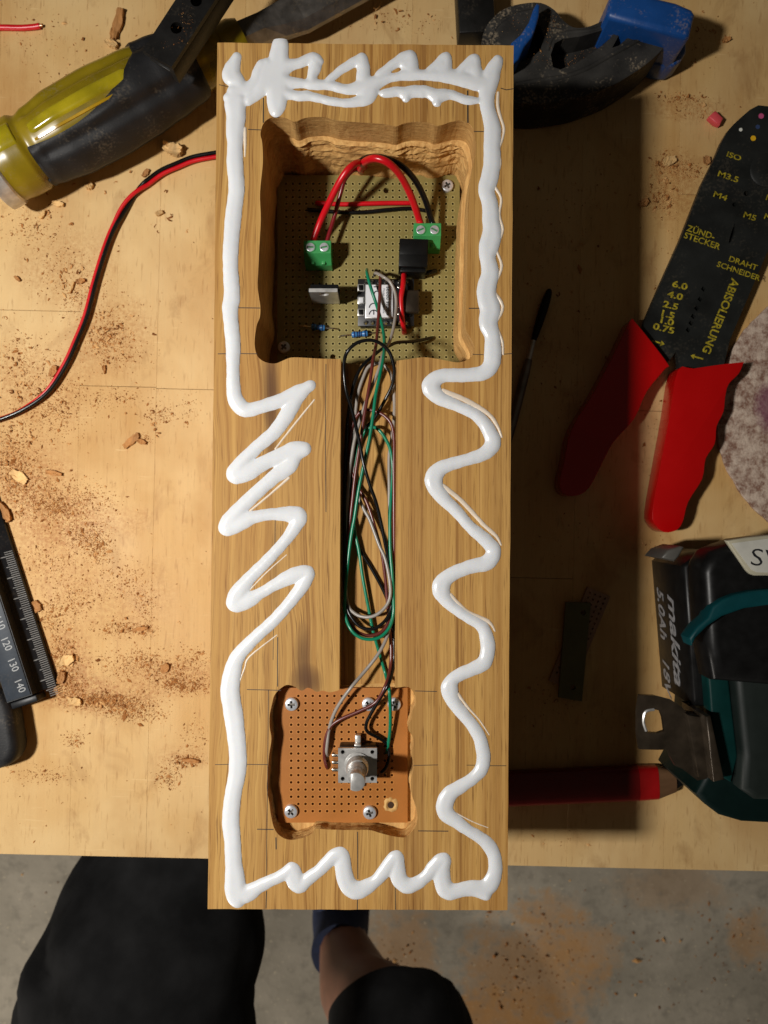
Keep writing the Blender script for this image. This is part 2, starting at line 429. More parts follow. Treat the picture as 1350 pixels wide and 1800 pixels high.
M_OFFCUT = mat('green_circuit_board', srgb(92, 88, 48), .5, var=.15)
M_OFFCUT2 = mat('brown_perfboard', srgb(150, 112, 84), .5, var=.15)
M_SHORTS = mat('black_cloth', (.018, .018, .0185), .9, spec=.12, var=.5, vscale=30, bump=.6, bscale=1400)
M_SKIN = mat('skin', srgb(136, 94, 72), .55, var=.12, vscale=50, bump=.1, sss=.1)
M_SOCK = mat('navy_cloth', srgb(34, 46, 78), .85, var=.25, bump=.3, bscale=900)
M_CHIP = mat('pale_oak_chip', srgb(212, 172, 114), .75, var=.3, vscale=300, bump=.4, stretch=(1, .25, 1))
M_CHIPD = mat('brown_oak_chip', srgb(172, 120, 66), .75, var=.3, vscale=300, bump=.4, stretch=(1, .25, 1))

def disc_material():
    g = G('sanding_disc_fleece')
    a = g.noise(g.mp((260, 260, 260)), 1, 4, 0.6); b = g.noise(g.mp((900, 900, 900)), 1, 3, 0.6); p = g.noise(g.mp((18, 18, 1)), 1, 2)
    c = g.mix(g.rng(a, 0.38, 0.62), srgb(134, 100, 84), srgb(205, 184, 166))
    c = g.mix(g.rng(b, 0.45, 0.7, 0, 0.4), c, srgb(222, 206, 190))
    k = P(1352, 715, 0.002); X, Y, Z = g.sep()
    dx = g.math('DIVIDE', g.math('ADD', X, -k.x), .0075); dy = g.math('DIVIDE', g.math('ADD', Y, -k.y), .013)
    d2 = g.math('ADD', g.math('ADD', g.math('MULTIPLY', dx, dx), g.math('MULTIPLY', dy, dy)), g.math('MULTIPLY', a, 1.0))
    c = g.mix(g.rng(d2, 0.7, 1.6, 0.75, 0.0), c, srgb(118, 62, 88))
    g.bump(g.math('ADD', a, b), 0.6, 0.0006)
    return g.out(c, 0.9, 0.15)
M_DISC = disc_material()
def flake_material(name, c0, c1, c2):
    g = G(name)
    gi = g.N.new('ShaderNodeNewGeometry')
    r = gi.outputs['Random Per Island']
    c = g.mix(g.rng(r, 0.0, 0.6), c0, c1); c = g.mix(g.rng(r, 0.6, 1.0), c, c2)
    return g.out(c, 0.8, 0.2)
M_DUST = flake_material('sawdust_flakes', srgb(122, 74, 34), srgb(172, 114, 60), srgb(218, 172, 114))

# ================================================================== SETTING
setp(pydata('floor', [(-3,-3,-.9),(3,-3,-.9),(3,3,-.9),(-3,3,-.9)], [(0,1,2,3)], M_FLOOR), kind='structure')

# ------------------------------------------------------------------ workbench with its glued-up planks
bench = box('workbench', 0, 0.217, -0.045, -0.006, 1.30, 0.758, M_CORE, bev=.001)
setp(bench, 'pale beech workbench top strewn with sawdust and tools', 'workbench')
bench.location = (0, 0, 0)
edges_px = [-700,-560,-410,-285,-150,-18,135,270,412,560,705,850,1010,1180,1310,1450,1600,1750,1900]
joints = {5:[560], 6:[690], 7:[692, 170], 8:[1400, 420], 9:[900], 10:[300, 1300], 11:[1010], 12:[712, 40], 13:[1345, 330], 14:[590]}
plank_objs = []
for i in range(len(edges_px)-1):
    x0 = (edges_px[i]-675)*ZC/F; x1 = (edges_px[i+1]-675)*ZC/F
    ys = [-0.1655] + sorted([(900-j)*ZC/F for j in joints.get(i, [700+173*(i % 5)])]) + [0.60]
    for a, b in zip(ys[:-1], ys[1:]):
        g_ = .00004
        dz = random.uniform(-.00006, .00006)
        plank_objs.append(prism('plank', [(x0+g_/2, a+.00011), (x1-g_/2, a+.00011), (x1-g_/2, b-.00011), (x0+g_/2, b-.00011)], -0.0058, dz, M_BENCH, bench, .00004, 1, True))
bench.rotation_euler = (0, 0, R(-1.3))

# ================================================================== WOODEN BLOCK
ZT = 0.103; ZU = 0.067; ZG = 0.0955; ZL = 0.0960
U_pts = [(697,634),(720,631),(745,628),(770,631),(790,635),(805,637),(818,634),(830,626),(834,612),(829,597),(819,580),(818,560),(820,500),(822,420),(824,345),(829,305),(834,280),(837,260),(835,243),(833,230),(826,218),(810,212),(794,214),(770,221),(754,216),(730,214),(710,217),(696,222),(674,218),(630,215),(594,212),(570,206),(538,207),(518,214),(506,209),(490,205),(474,208),(464,216),(459,228),(458,238),(461,252),(462,287),(457,339),(458.5,385),(456,431),(454,475),(453,506),(457.5,538),(456.5,558),(451,573),(447.5,603),(452,625),(465,636),(483,639),(497,634),(512,628.5),(538,629),(564,630.5),(599,631)]
L_pts = [(596.6,1213),(580,1217),(568,1214),(556,1216),(548,1211),(540,1209),(532,1214),(525,1212),(518,1207),(504,1204),(491,1212),(482,1223),(478,1238),(474,1258),(474,1278),(477,1299),(473,1328),(470,1366),(469,1388),(473,1409),(476,1431),(480.6,1452),(489,1466.5),(503,1475),(518,1476),(537,1471),(549,1465),(554,1457),(575,1458),(606,1459),(648,1459),(667,1464),(691,1470),(712,1472),(720,1466),(731,1452),(734,1435),(730,1414),(724,1397),(723,1371),(728,1345),(724,1325),(727,1310),(726,1296),(717,1280),(723,1265),(725,1250),(731,1237),(730,1224),(724,1213),(716,1207),(704,1208),(694.6,1209)]
def smooth_loop(pts, per=3):
    q = catmull(pts, per); return [(float(a[0]), float(a[1])) for a in q]
Us = smooth_loop(U_pts, 4); Ls = smooth_loop(L_pts, 4)
def topxy(p): v = P(p[0], p[1], ZT); return (v.x, v.y)
U = [topxy(p) for p in Us]; Lw = [topxy(p) for p in Ls]
outer = [topxy(p) for p in ((382,75),(365,1598),(892,1600),(903,80))]
# rough sawn edges: a few extra points along the outline of the top
def edge_pts(a, b, n, amp):
    out = []
    for i in range(n):
        t = i/n; x = a[0]+(b[0]-a[0])*t; y = a[1]+(b[1]-a[1])*t
        d = Vector((b[1]-a[1], a[0]-b[0], 0)).normalized()*(random.uniform(-amp, amp) if 0 < i else 0)
        out.append((x+d.x, y+d.y))
    return out
O2 = []
for a, b in zip(outer, outer[1:]+outer[:1]): O2 += edge_pts(a, b, 40, .00008)
hole = U + Lw
V, FA, MI = [], [], []
def addv(x, y, z): V.append((x, y, z)); return len(V)-1
tri = tessellate_polygon([[Vector((x, y, 0)) for x, y in O2], [Vector((x, y, 0)) for x, y in hole]])
iO = [addv(x, y, ZT) for x, y in O2]; iH = [addv(x, y, ZT) for x, y in hole]
for t in tri: FA.append(tuple((iO+iH)[k] for k in t)); MI.append(0)
iB = [addv(x, y, 0.0) for x, y in O2]
n = len(O2)
for i in range(n): FA.append((iO[i], iO[(i+1) % n], iB[(i+1) % n], iB[i])); MI.append(0)
FA.append(tuple(iB)); MI.append(0)
def inward(pts):
    out = []
    m = len(pts); cx = sum(p[0] for p in pts)/m; cy = sum(p[1] for p in pts)/m
    for i in range(m):
        a, b = pts[max(i-1, 0)], pts[min(i+1, m-1)]
        d = Vector((b[1]-a[1], a[0]-b[0])).normalized()
        if d.dot(Vector((cx-pts[i][0], cy-pts[i][1]))) < 0: d = -d
        out.append(d)
    return out
def walls(pts, px, idx, levels, fn):
    nor = inward(pts); prev = list(idx); pos = [(x, y, ZT) for x, y in pts]
    for li, z in enumerate(levels):
        cur = []; pos = []
        for i, (x, y) in enumerate(pts):
            off, dz = fn(px[i], i, li, z)
            q = (x+nor[i].x*off, y+nor[i].y*off, z+dz); pos.append(q); cur.append(addv(*q))
        for i in range(len(pts)-1): FA.append((prev[i], prev[i+1], cur[i+1], cur[i])); MI.append(1)
        prev = cur
    return prev, pos
def fnU(p, i, li, z):
    top = max(0.0, min(1.0, (262-p[1])/25.0)); rgt = max(0.0, min(1.0, (p[0]-800)/20.0))
    depth = ZT-z; h = noise.noise(Vector((p[0]*.022, p[1]*.05, z*1400)))+.35*noise.noise(Vector((p[0]*.3, p[1]*.3, z*2000)))
    off = 0.0; dz = 0.0
    if depth > 0.0138:
        off = top*(0.0012 + 0.0026*((depth-.0138)/.022)) + rgt*(1-top)*.0012 + h*0.0008*(0.35+top)
        dz = 0.0007*top*noise.noise(Vector((p[0]*.11, 3.1, z*400)))
    else: off = 0.00025*h
    if li == lastU: dz = 0.0
    return off, dz
levU = [ZT-.004, ZT-.009, ZT-.0134, ZT-.0142, ZT-.0150, ZT-.0158, ZT-.0166, ZT-.0176, ZT-.0184, ZT-.0194, ZT-.0206, ZT-.0216, ZT-.0228, ZT-.0240, ZT-.0252, ZT-.0268, ZT-.0290, ZT-.0320, ZU]
lastU = len(levU)-1
nU = len(U)
endU, posU = walls(U, Us, iH[:nU], levU, fnU)
def fnL(p, i, li, z): return (0.0006*noise.noise(Vector((p[0]*.08, p[1]*.08, z*700))) + (0.0004 if li > 1 else 0), 0.0)
levL = [ZT-.002, ZT-.004, ZT-.0058, ZL]
endL, posL = walls(Lw, Ls, iH[nU:], levL, fnL)
# pocket floors; the upper floor has the bored cable hole behind the board
hc = P(652, 300, ZU)
cable_hole = ring(hc.x, hc.y, .0052, 20)
tri = tessellate_polygon([[Vector((x, y, 0)) for x, y, z in posU], [Vector((x, y, 0)) for x, y in cable_hole]])
iC = [addv(x, y, ZU) for x, y in cable_hole]; iD = [addv(x, y, ZU-.03) for x, y in cable_hole]
for t in tri: FA.append(tuple((endU+iC)[k] for k in t)); MI.append(1)
for i in range(20): FA.append((iC[i], iC[(i+1) % 20], iD[(i+1) % 20], iD[i])); MI.append(1)
FA.append(tuple(iD)); MI.append(1)
for t in tessellate_polygon([[Vector((x, y, 0)) for x, y, z in posL]]): FA.append(tuple(endL[k] for k in t)); MI.append(1)
# groove between the pockets
gl0, gl1 = U[-1], Lw[0]; gr0, gr1 = U[0], Lw[-1]
NS = 40
gA, gB, gAt, gBt = [], [], [], []
for k in range(NS+1):
    t = k/NS
    ax, ay = gl0[0]+(gl1[0]-gl0[0])*t, gl0[1]+(gl1[1]-gl0[1])*t; bx, by = gr0[0]+(gr1[0]-gr0[0])*t, gr0[1]+(gr1[1]-gr0[1])*t
    gAt.append(iH[nU-1] if k == 0 else iH[nU] if k == NS else addv(ax, ay, ZT)); gBt.append(iH[0] if k == 0 else iH[-1] if k == NS else addv(bx, by, ZT))
    gA.append(addv(ax+.0001, ay, ZG)); gB.append(addv(bx-.0001, by, ZG))
for k in range(NS):
    FA.append((gA[k], gA[k+1], gB[k+1], gB[k])); MI.append(0)
    FA.append((gAt[k], gAt[k+1], gA[k+1], gA[k])); MI.append(1)
    FA.append((gBt[k], gBt[k+1], gB[k+1], gB[k])); MI.append(1)
FA.append((gA[0], gB[0], endU[0], endU[-1])); MI.append(1)
FA.append((gA[-1], gB[-1], endL[-1], endL[0])); MI.append(1)
me = bpy.data.meshes.new('wooden_block'); me.from_pydata(V, [], FA); me.polygons.foreach_set('material_index', MI); me.update(); fixn(me)
block = obj('wooden_block', me, [M_OAK, M_CUT])
setp(block, 'thick oak block with two routed pockets and a long groove between them', 'block')

def flat_strip(name, pts, wpx, z, mat_, parent, th=.00003):
    a = [P(*p, z) for p in pts]
    vs, fs = [], []
    for i, p in enumerate(a):
        t = (a[min(i+1, len(a)-1)]-a[max(i-1, 0)]).normalized(); d = Vector((-t.y, t.x, 0))*wpx*.5*(ZC-z)/F
        vs += [p+d, p-d]
    for i in range(len(a)-1): fs.append((2*i, 2*i+1, 2*i+3, 2*i+2))
    return pydata(name, [(v.x, v.y, z+th) for v in vs], fs, mat_, parent)
for pts, wd in (([(385,149),(395,151),(408,155)],1.3),([(436,227.5),(459,228.5)],1.5),([(463,172),(463,216)],2.0),([(486,201),(489,206)],2.2),([(833,231),(857,231.5)],1.5),([(822,159),(822.5,216)],2.6),([(880,155),(890,158),(903,156)],1.6),
                ([(417,541),(457,541.5)],1.6),([(383,622),(420,621.5),(452,622)],1.4),([(824,542),(846,542)],1.7),([(831,623),(850,623.5)],1.2),([(880,623),(900,621.5)],1.4),([(434,1212),(494,1213.5)],1.3),([(729,1214.5),(768,1215.5)],1.3),([(488,1120),(488,1207)],1.6),
                ([(378,1344),(405,1343.5)],1.1),([(430,1343.5),(470,1344)],1.2),([(727,1345.5),(770,1344.5)],1.1),([(820,1345),(838,1345)],1.0),([(860,1346),(890,1346)],1.2),([(452,1457.5),(481,1458)],1.6),([(735,1460.5),(788,1461)],1.6),([(485,1472),(485.5,1493)],2.0),
                ([(472,1212),(470,1400),(468,1540)],1.0),([(468.5,1566),(467.5,1597)],1.6),([(628.5,1462),(629,1545)],1.6),([(628.5,1580),(628,1599)],1.6),([(694.5,1546),(695,1599)],1.4),([(573,640),(572,760),(573,900)],1.2),([(484,905),(483,975)],.9),([(481,1085),(480,1160)],.8)):
    flat_strip('pencil_mark', pts, wd, ZT, M_PENCIL, block)

# ------------------------------------------------------------------ glue beads on the block: pools of one height field
def field(strokes, step, x0, x1, y0, y1, k):
    xs = np.arange(x0, x1, step); ys = np.arange(y0, y1, step)
    X, Y = np.meshgrid(xs, ys); S = np.full(X.shape, -50.0)
    for st in strokes:
        if len(st) > 2: st = [tuple(q) for q in catmull(st, 4)]
        for a, b in zip(st[:-1], st[1:]):
            pad = max(a[2], b[2])+10
            i0, i1 = np.searchsorted(ys, [min(a[1], b[1])-pad, max(a[1], b[1])+pad]); j0, j1 = np.searchsorted(xs, [min(a[0], b[0])-pad, max(a[0], b[0])+pad])
            if i1 <= i0 or j1 <= j0: continue
            xx = X[i0:i1, j0:j1]; yy = Y[i0:i1, j0:j1]
            dx, dy = b[0]-a[0], b[1]-a[1]; L2 = dx*dx+dy*dy+1e-9
            t = np.clip(((xx-a[0])*dx+(yy-a[1])*dy)/L2, 0, 1)
            d = np.hypot(xx-a[0]-t*dx, yy-a[1]-t*dy); s = (a[2]+(b[2]-a[2])*t)-d
            o = S[i0:i1, j0:j1]
            h = np.clip(k-np.abs(o-s), 0, None)/k
            S[i0:i1, j0:j1] = np.maximum(o, s)+h*h*k*0.25*0.6
    return xs, ys, X, Y, S
def bead_mesh(name, strokes, z0, mat_, parent, k=3.0, Rr=12.0, Hm=8.0, step=1.5, wob=0.5, blur=4, win=(376, 910, 70, 1604)):
    xs, ys, X, Y, S = field(strokes, step, *win, k)
    W = (np.sin(X*.21+Y*.13)+np.sin(X*.11-Y*.29+1.7)+np.sin(X*.37+Y*.05+.6))*wob*.33
    S = S+W
    u_ = np.clip(S/Rr, 0, 1); H = Hm*(0.75*(1-(1-u_)**2)+0.25*np.sqrt(np.clip(1-(1-u_)**2, 0, 1)))
    for _ in range(blur):
        Hp = np.pad(H, 1, mode='edge')
        H = np.where(S > 0, (Hp[:-2,1:-1]+Hp[2:,1:-1]+Hp[1:-1,:-2]+Hp[1:-1,2:]+2*H)/6, 0)
    H = H*(1+.03*np.sin(X*.035+2*np.sin(Y*.02)))
    sc = (ZC-z0)/F
    m = S > 0; ny, nx = S.shape
    vid = -np.ones(S.shape, int); vid[m] = np.arange(m.sum())
    vs = np.stack([(X[m]-675)*sc, (900-Y[m])*sc, z0+.00004+H[m]*sc], 1).tolist()
    full = m[:-1,:-1] & m[1:,:-1] & m[:-1,1:] & m[1:,1:]
    anyv = (m[:-1,:-1] | m[1:,:-1] | m[:-1,1:] | m[1:,1:]) & ~full
    fi, fj = np.nonzero(full)
    fs = np.stack([vid[fi, fj], vid[fi+1, fj], vid[fi+1, fj+1], vid[fi, fj+1]], 1).tolist()
    cache = {}
    def cross(a, b):
        key = (a, b) if a < b else (b, a)
        if key in cache: return cache[key]
        s0, s1 = S[a], S[b]; t = s0/(s0-s1)
        x = X[a]+(X[b]-X[a])*t; y = Y[a]+(Y[b]-Y[a])*t
        vs.append([(x-675)*sc, (900-y)*sc, z0+.00001]); cache[key] = len(vs)-1
        return cache[key]
    for i, j in zip(*np.nonzero(anyv)):
        c = [(i, j), (i+1, j), (i+1, j+1), (i, j+1)]; poly = []
        for q in range(4):
            a, b = c[q], c[(q+1) % 4]
            if m[a]: poly.append(int(vid[a]))
            if m[a] != m[b]: poly.append(cross(a, b))
        if len(poly) >= 3: fs.append(poly)
    return pydata(name, vs, fs, mat_, parent, True)
G_left = [(413,180,16),(415,205,15),(413,228,13.5),(413,252,11.7),(413,287,13),(416,330,12.3),(411,373,12.7),(407,417,12.3),(405,460,12),(408,518,12.7),(404.5,547,12),(410,604.6,11.7),(409.5,641,10),(411,689,11),(418,709,12),(432,721,10.5),(459,715,10),(497,703,11),(522,693,13),(540,681,8),(547,677,7)]
G_z1 = [(522,693,13),(508,723,12),(484,758,10.5),(453,785,10),(425,813,11),(413,834,13.5),(435,830,13.5),(466,813,11),(490,803,12),(515,794,15),(529,790,12),(537,789,9)]
G_z2 = [(516,796,13),(508,818,13),(484,837,11),(453,864,10.5),(425,891,11),(404,916,13.5),(399,929,11.5),(422,919,12.5),(446,909,9.5),(477,904,8.5),(508,904,12),(525,908,13),(518,927,10),(501,951,8.5),(470,985,9),(439,1016,9.5),(418,1044,13.5),(413,1062,12),(435,1056,12),(456,1044,8.2),(487,1026,9),(515,1012,12),(541,1006,10),(533,1027,10.5),(511,1057,9),(480,1092,9),(446,1123,9.5),(418,1154,11),(408,1185,14),(404.4,1215,15),(408,1240,15),(413,1275,15),(418,1323,13.7),(417,1359,13.5),(410,1395,12.8),(405.5,1442,13.7),(409,1478,13),(410.5,1514,12.9),(413,1543,15.5),(414,1567,16.5),(417,1583,12)]
G_bot = [(413,1566,15),(432,1571.5,14),(455,1558.5,10),(479,1546.5,8.5),(498,1538,8.5),(510,1529,9),(515,1527,8.5),(517,1541,14),(525,1557,11.5),(541,1545,10),(563,1528.6,9),(582,1509.5,10),(596,1501.5,11),(603,1506,9.5),(603,1520,12),(606,1540,13),(613.5,1558,13.5),(628,1565,14),(646,1558,11),(664,1545,9),(680,1526,11),(692,1509.5,10),(699,1508,9),(698.5,1531,12),(703,1547,12),(717,1557,12),(735.5,1551,9.5),(751.6,1538,9),(765,1522,11),(777,1511,10),(783,1513,8),(777,1531,12),(779,1554,13),(788,1567,13),(807,1565,11),(830,1561,12),(848,1565,13),(855,1574,7)]
G_right = [(850,1563,12),(862,1554,13),(870,1533,10.5),(870,1510,10),(862,1489.7,10),(846,1473.6,9),(820,1457.6,8.5),(801,1443,10),(784,1430,12),(782,1413,13),(790,1396,12),(809,1383,10),(829.5,1369.6,9),(844.6,1354.5,10),(850,1337,10),(848,1315,10),(841,1292,9.5),(826,1269.5,9),(807,1247,9.5),(794,1228,10.5),(790,1209,13),(796,1194,9),(811,1184.5,9.5),(833,1175,10),(850,1166,11),(857,1148,10.5),(857,1130,11),(848,1102,9),(817,1081.6,8),(786,1057.5,9.5),(775,1033,14),(789,1012.7,11),(824,997,10.5),(857,988.6,12),(868,968,11),(851,947,10),(827,926.6,8.5),(803,899,9),(775.4,871.5,11),(762,844,14),(775.4,823,11),(810,811,9),(848,799,10),(866.7,780,12),(858,754,10.5),(837.5,730,9),(803,713,8.5),(772,699,11),(757,678.6,14),(775.4,661,10.5),(813,659.6,10.5),(848,656,11),(864,641,12.5),(866.5,617,13),(865.5,591,12),(858,568,14),(862,545,16),(856,522,15.5),(856,503,14.5),(862,479.5,13.5),(857,452,12),(860,431,15.5),(865,410,14.5),(863,384.5,13),(862,363,12.5),(855,334,12),(860,316,13.5),(865,288,13),(865,257,13),(866,225.5,13),(860,202,11),(856,179,11),(857,157,13),(862,140,13.5),(868,121,11),(875.5,106,8)]
G_top = [
 [(857,148,13),(837,145,13),(809,138,12),(778,132,11),(747,132,8),(716,131,9),(703,134,6),(681,138,7),(664,144,10),(652.6,150,13),(640,151,12),(625,155,9),(610,157.5,7),(590,152.5,7),(575,149,7),(554,149,8),(535,147,6.5),(505,145,10)],
 [(754,128,7),(770,114,8),(783,102,9)],[(784,101,8.5),(784,118,9),(776,128,11)],
 [(805,132,8),(822,114,8),(833,105,8.5)],[(834,104,8.5),(836,120,9),(838,138,12)],
 [(666,133,7),(685,118,7),(709,102,8.5),(721,99,9)],[(721,99,10),(723,116,11),(722,130,10)],
 [(575,144,5),(596,126,6),(617,112,7),(636,104,9)],[(636,103,9),(639,122,9.5),(638,140,11)],
 [(840,177,4),(821,176,6.5),(806,171,6),(793,166,6.5),(778,167,9),(768,169,10),(755,163,8),(746,160,7.5),(735,160,8),(723,161,8.5),(712,164,8.5),(700,161,7),(685,163,6.5),(672,164,5)],
 [(770,168,9),(768,181,6.5)],[(718,163,8),(714,173,6.5)],
 [(652,160,12),(646,171,11),(632,178,8),(610,181,6.2),(582,178,6.2),(561,173,6),(540,168.5,7),(525,169,7),(497,163,9)],
 [(493,78,13),(491,92,14),(489.6,106,16),(487,130,17),(487,150,17),(487,179,15.5),(485.5,194,11)],
 [(468,122,13),(490,120,17),(505,116,10),(522,112,7.5),(538,106,7.5),(549,101.5,7.5),(557,103,7)],[(557,104,7.5),(563,108,5)],[(557,107,7.5),(553,120,8.5),(549,133,7),(548,145,7)],
 [(461,113,8),(455,127,9),(449,146,10),(436,157,11),(426,158.5,11),(416,162,13)],[(468,128,14),(462,150,14),(450,166,9),(436,176,9)],
 [(416.4,99.5,7),(410,116,10.5),(406.6,132,14.5),(415,141,12),(424,154,9)],[(411,162,12),(412,182,17)]]
G_fill = [[(770,122,7),(778,114,9),(780,126,9)],[(822,124,7),(829,114,9),(833,126,10)],[(710,112,8),(716,110,10)],[(706,112,6),(724,128,8)],[(858,134,10),(866,122,10)],[(630,112,7),(637,116,9)],[(470,112,10),(478,140,14),(470,155,10)],[(500,140,10),(500,160,7)],
 [(742,164,7),(730,162,8)],[(782,168,7),(760,166,9)],[(640,166,10),(652,152,12)],[(405,118,9),(408,134,14)],[(550,106,8),(556,118,8)],[(402,172,9),(420,176,13)]]
glue = bead_mesh('glue_bead', [[(x, y, h+.9) for x, y, h in q] for q in (G_left, G_z1, G_z2, G_bot, G_right)]+[[(x, y, h+.7) for x, y, h in q] for q in G_top+G_fill], ZT, M_GLUE, None, k=5.0, Hm=4.9, Rr=12.0, wob=0.5, step=1.2, blur=7)
setp(glue, 'white wood glue squeezed out in a wavy bead around the oak block', 'glue')
T = [[(875.7,163,2.6),(875,185,2.8),(880.4,207,2.6),(885.8,225.5,2.3),(883.5,244,2),(877,264,2.2),(879,288,2.6),(871,319,2.4),(869.7,327.5,2.4),(881,348.6,2.4),(878,378,2.2),(884,403.5,2.4),(876,426.7,2)],
 [(872,439,2.2),(882,467,2.6),(874,492,2)],[(867.6,511,2.6),(884,538.6,2.8),(874,564,2)],[(872,572,2.2),(883,600,2.4),(884.5,623,1.4)],
 [(779,687,4),(820,704,4.5),(858,727,3.6),(874,748,3),(882,768,1.6)],[(779,854,4),(813,882,4),(848,920,3.6),(872,942,3),(881,958,1.4)],[(792,1046,3.6),(820,1075,3.8),(858,1092,3.2),(870,1109,1.4)],
 [(805,1220,3),(824,1245,2),(843,1266,1.4),(860,1292,.9)],[(552.6,702.7,1.2),(520,743,1.8),(484,789,1.6)],[(508,840,2.2),(470,873,1.8),(435,902,1.8)],[(504,975,.8),(470,1005,1.1),(439,1037,1.1)],
 [(487,1116,.8),(439,1154,1.6),(430,1175,1.4),(421,1199,1.2)],[(430.5,226,2.8),(431,254,2.6),(430.5,275,1.2)],[(800,1428,1),(830,1444,.9),(858,1455,.7)]]
for tr in T: bead_mesh('glue_trail', [tr], ZT, M_TRAIL, glue, k=1.0, Rr=3.0, Hm=1.4, step=0.9, wob=0.25, blur=2, win=(min(q[0] for q in tr)-8, max(q[0] for q in tr)+8, min(q[1] for q in tr)-8, max(q[1] for q in tr)+8))

# ================================================================== CIRCUIT BOARDS
def perf_mesh(name, x0, y0, x1, y1, z1, th, hx0, hy0, nx, ny, pitch, hr, big=(), mats=None, skip=()):
    """Perforated board: every hole is a real hole. big: {(i, j): radius}."""
    vs, fs, mi = [], [], []
    def v(x, y, z): vs.append((x, y, z)); return len(vs)-1
    gx = [hx0+pitch*(i-.5) for i in range(nx+1)]; gy = [hy0+pitch*(j-.5) for j in range(ny+1)]
    node = {}
    def gn(i, j, half=None):
        k = (i, j, half)
        if k not in node:
            x, y = gx[i], gy[j]
            if half == 'x': x += pitch/2
            if half == 'y': y += pitch/2
            node[k] = v(x, y, z1)
        return node[k]
    bigd = dict(big)
    for i in range(nx):
        for j in range(ny):
            sq = [gn(i, j), gn(i, j, 'x'), gn(i+1, j), gn(i+1, j, 'y'), gn(i+1, j+1), gn(i, j+1, 'x'), gn(i, j+1), gn(i, j, 'y')]
            if (i, j) in skip:
                fs.append(tuple(sq)); mi.append(0); continue
            r = bigd.get((i, j), hr); cx, cy = hx0+pitch*i, hy0+pitch*j
            angs = [math.atan2(vs[q][1]-cy, vs[q][0]-cx) for q in sq]
            rr = min(r*1.55, pitch*.48)
            o = [v(cx+rr*math.cos(a), cy+rr*math.sin(a), z1) for a in angs]
            t = [v(cx+r*math.cos(a), cy+r*math.sin(a), z1) for a in angs]
            b = [v(cx+r*math.cos(a), cy+r*math.sin(a), z1-th) for a in angs]
            for k in range(8):
                l = (k+1) % 8
                fs.append((sq[k], sq[l], o[l], o[k])); mi.append(0)
                fs.append((o[k], o[l], t[l], t[k])); mi.append(1)
                fs.append((t[k], t[l], b[l], b[k])); mi.append(0)
    # rim of the board round the field of holes
    rimi = [gn(0, 0)]
    for i in range(nx): rimi += [gn(i, 0, 'x'), gn(i+1, 0)]
    for j in range(ny): rimi += [gn(nx, j, 'y'), gn(nx, j+1)]
    for i in range(nx-1, -1, -1): rimi += [gn(i, ny, 'x'), gn(i, ny)]
    for j in range(ny-1, 0, -1): rimi += [gn(0, j, 'y'), gn(0, j)]
    rimi += [gn(0, 0, 'y')]
    c = [v(x, y, z1) for x, y in ((x0, y0), (x1, y0), (x1, y1), (x0, y1))]
    tri = tessellate_polygon([[Vector((vs[q][0], vs[q][1], 0)) for q in c], [Vector((vs[q][0], vs[q][1], 0)) for q in rimi]])
    al = c+rimi
    for t in tri: fs.append(tuple(al[q] for q in t)); mi.append(0)
    d = [v(x, y, z1-th) for x, y in ((x0, y0), (x1, y0), (x1, y1), (x0, y1))]
    for k in range(4): fs.append((c[k], c[(k+1) % 4], d[(k+1) % 4], d[k])); mi.append(0)
    me = bpy.data.meshes.new(name); me.from_pydata(vs, [], fs); me.polygons.foreach_set('material_index', mi); me.update(); fixn(me)
    return me

def plus_loop(a, b, ang):
    pts = [(a,b),(b,b),(b,a),(-b,a),(-b,b),(-a,b),(-a,-b),(-b,-b),(-b,-a),(b,-a),(b,-b),(a,-b)]
    c, s = math.cos(ang), math.sin(ang); return [(x*c-y*s, x*s+y*c) for x, y in pts]
def slot_loop(a, b, ang):
    c, s = math.cos(ang), math.sin(ang); return [(x*c-y*s, x*s+y*c) for x, y in ((a,b),(-a,b),(-a,-b),(a,-b))]
def screw_mesh(r, h, recess, depth, dome=0.35):
    n = 28; vs, fs, mi = [], [], []
    rings = [(r, 0), (r, h*(1-dome)), (r*.93, h*(1-dome*.4)), (r*.78, h)]
    idx = []
    for rr, z in rings:
        idx.append([len(vs)+k for k in range(n)]); vs += [(rr*math.cos(2*math.pi*k/n), rr*math.sin(2*math.pi*k/n), z) for k in range(n)]
    for a, b in zip(idx[:-1], idx[1:]):
        for k in range(n): fs.append((a[k], a[(k+1) % n], b[(k+1) % n], b[k])); mi.append(0)
    t0 = len(vs); m = len(recess); vs += [(x, y, h) for x, y in recess]; vs += [(x*.8, y*.8, h-depth) for x, y in recess]
    tri = tessellate_polygon([[Vector((vs[q][0], vs[q][1], 0)) for q in idx[-1]], [Vector((x, y, 0)) for x, y in recess]])
    al = idx[-1]+list(range(t0, t0+m))
    for t in tri: fs.append(tuple(al[q] for q in t)); mi.append(0)
    for k in range(m): fs.append((t0+k, t0+(k+1) % m, t0+m+(k+1) % m, t0+m+k)); mi.append(1)
    fs.append(tuple(range(t0+m, t0+2*m))); mi.append(1)
    me = bpy.data.meshes.new('screw'); me.from_pydata(vs, [], fs); me.polygons.foreach_set('material_index', mi); fixn(me)
    me.materials.append(M_ZINC); me.materials.append(M_DARKST)
    me.polygons.foreach_set('use_smooth', [True]*len(me.polygons)); me.set_sharp_from_angle(angle=R(30))
    return me
CROSS = screw_mesh(.00232, .0014, plus_loop(.00125, .00038, 0), .0009)
SLOT = screw_mesh(.0016, .0004, slot_loop(.0015, .00028, 0), .0004, .2)
def put(me, name, loc, rz, parent):
    o = bpy.data.objects.new(name, me); o.location = loc; o.rotation_euler = (0, 0, rz); return link(o, parent)

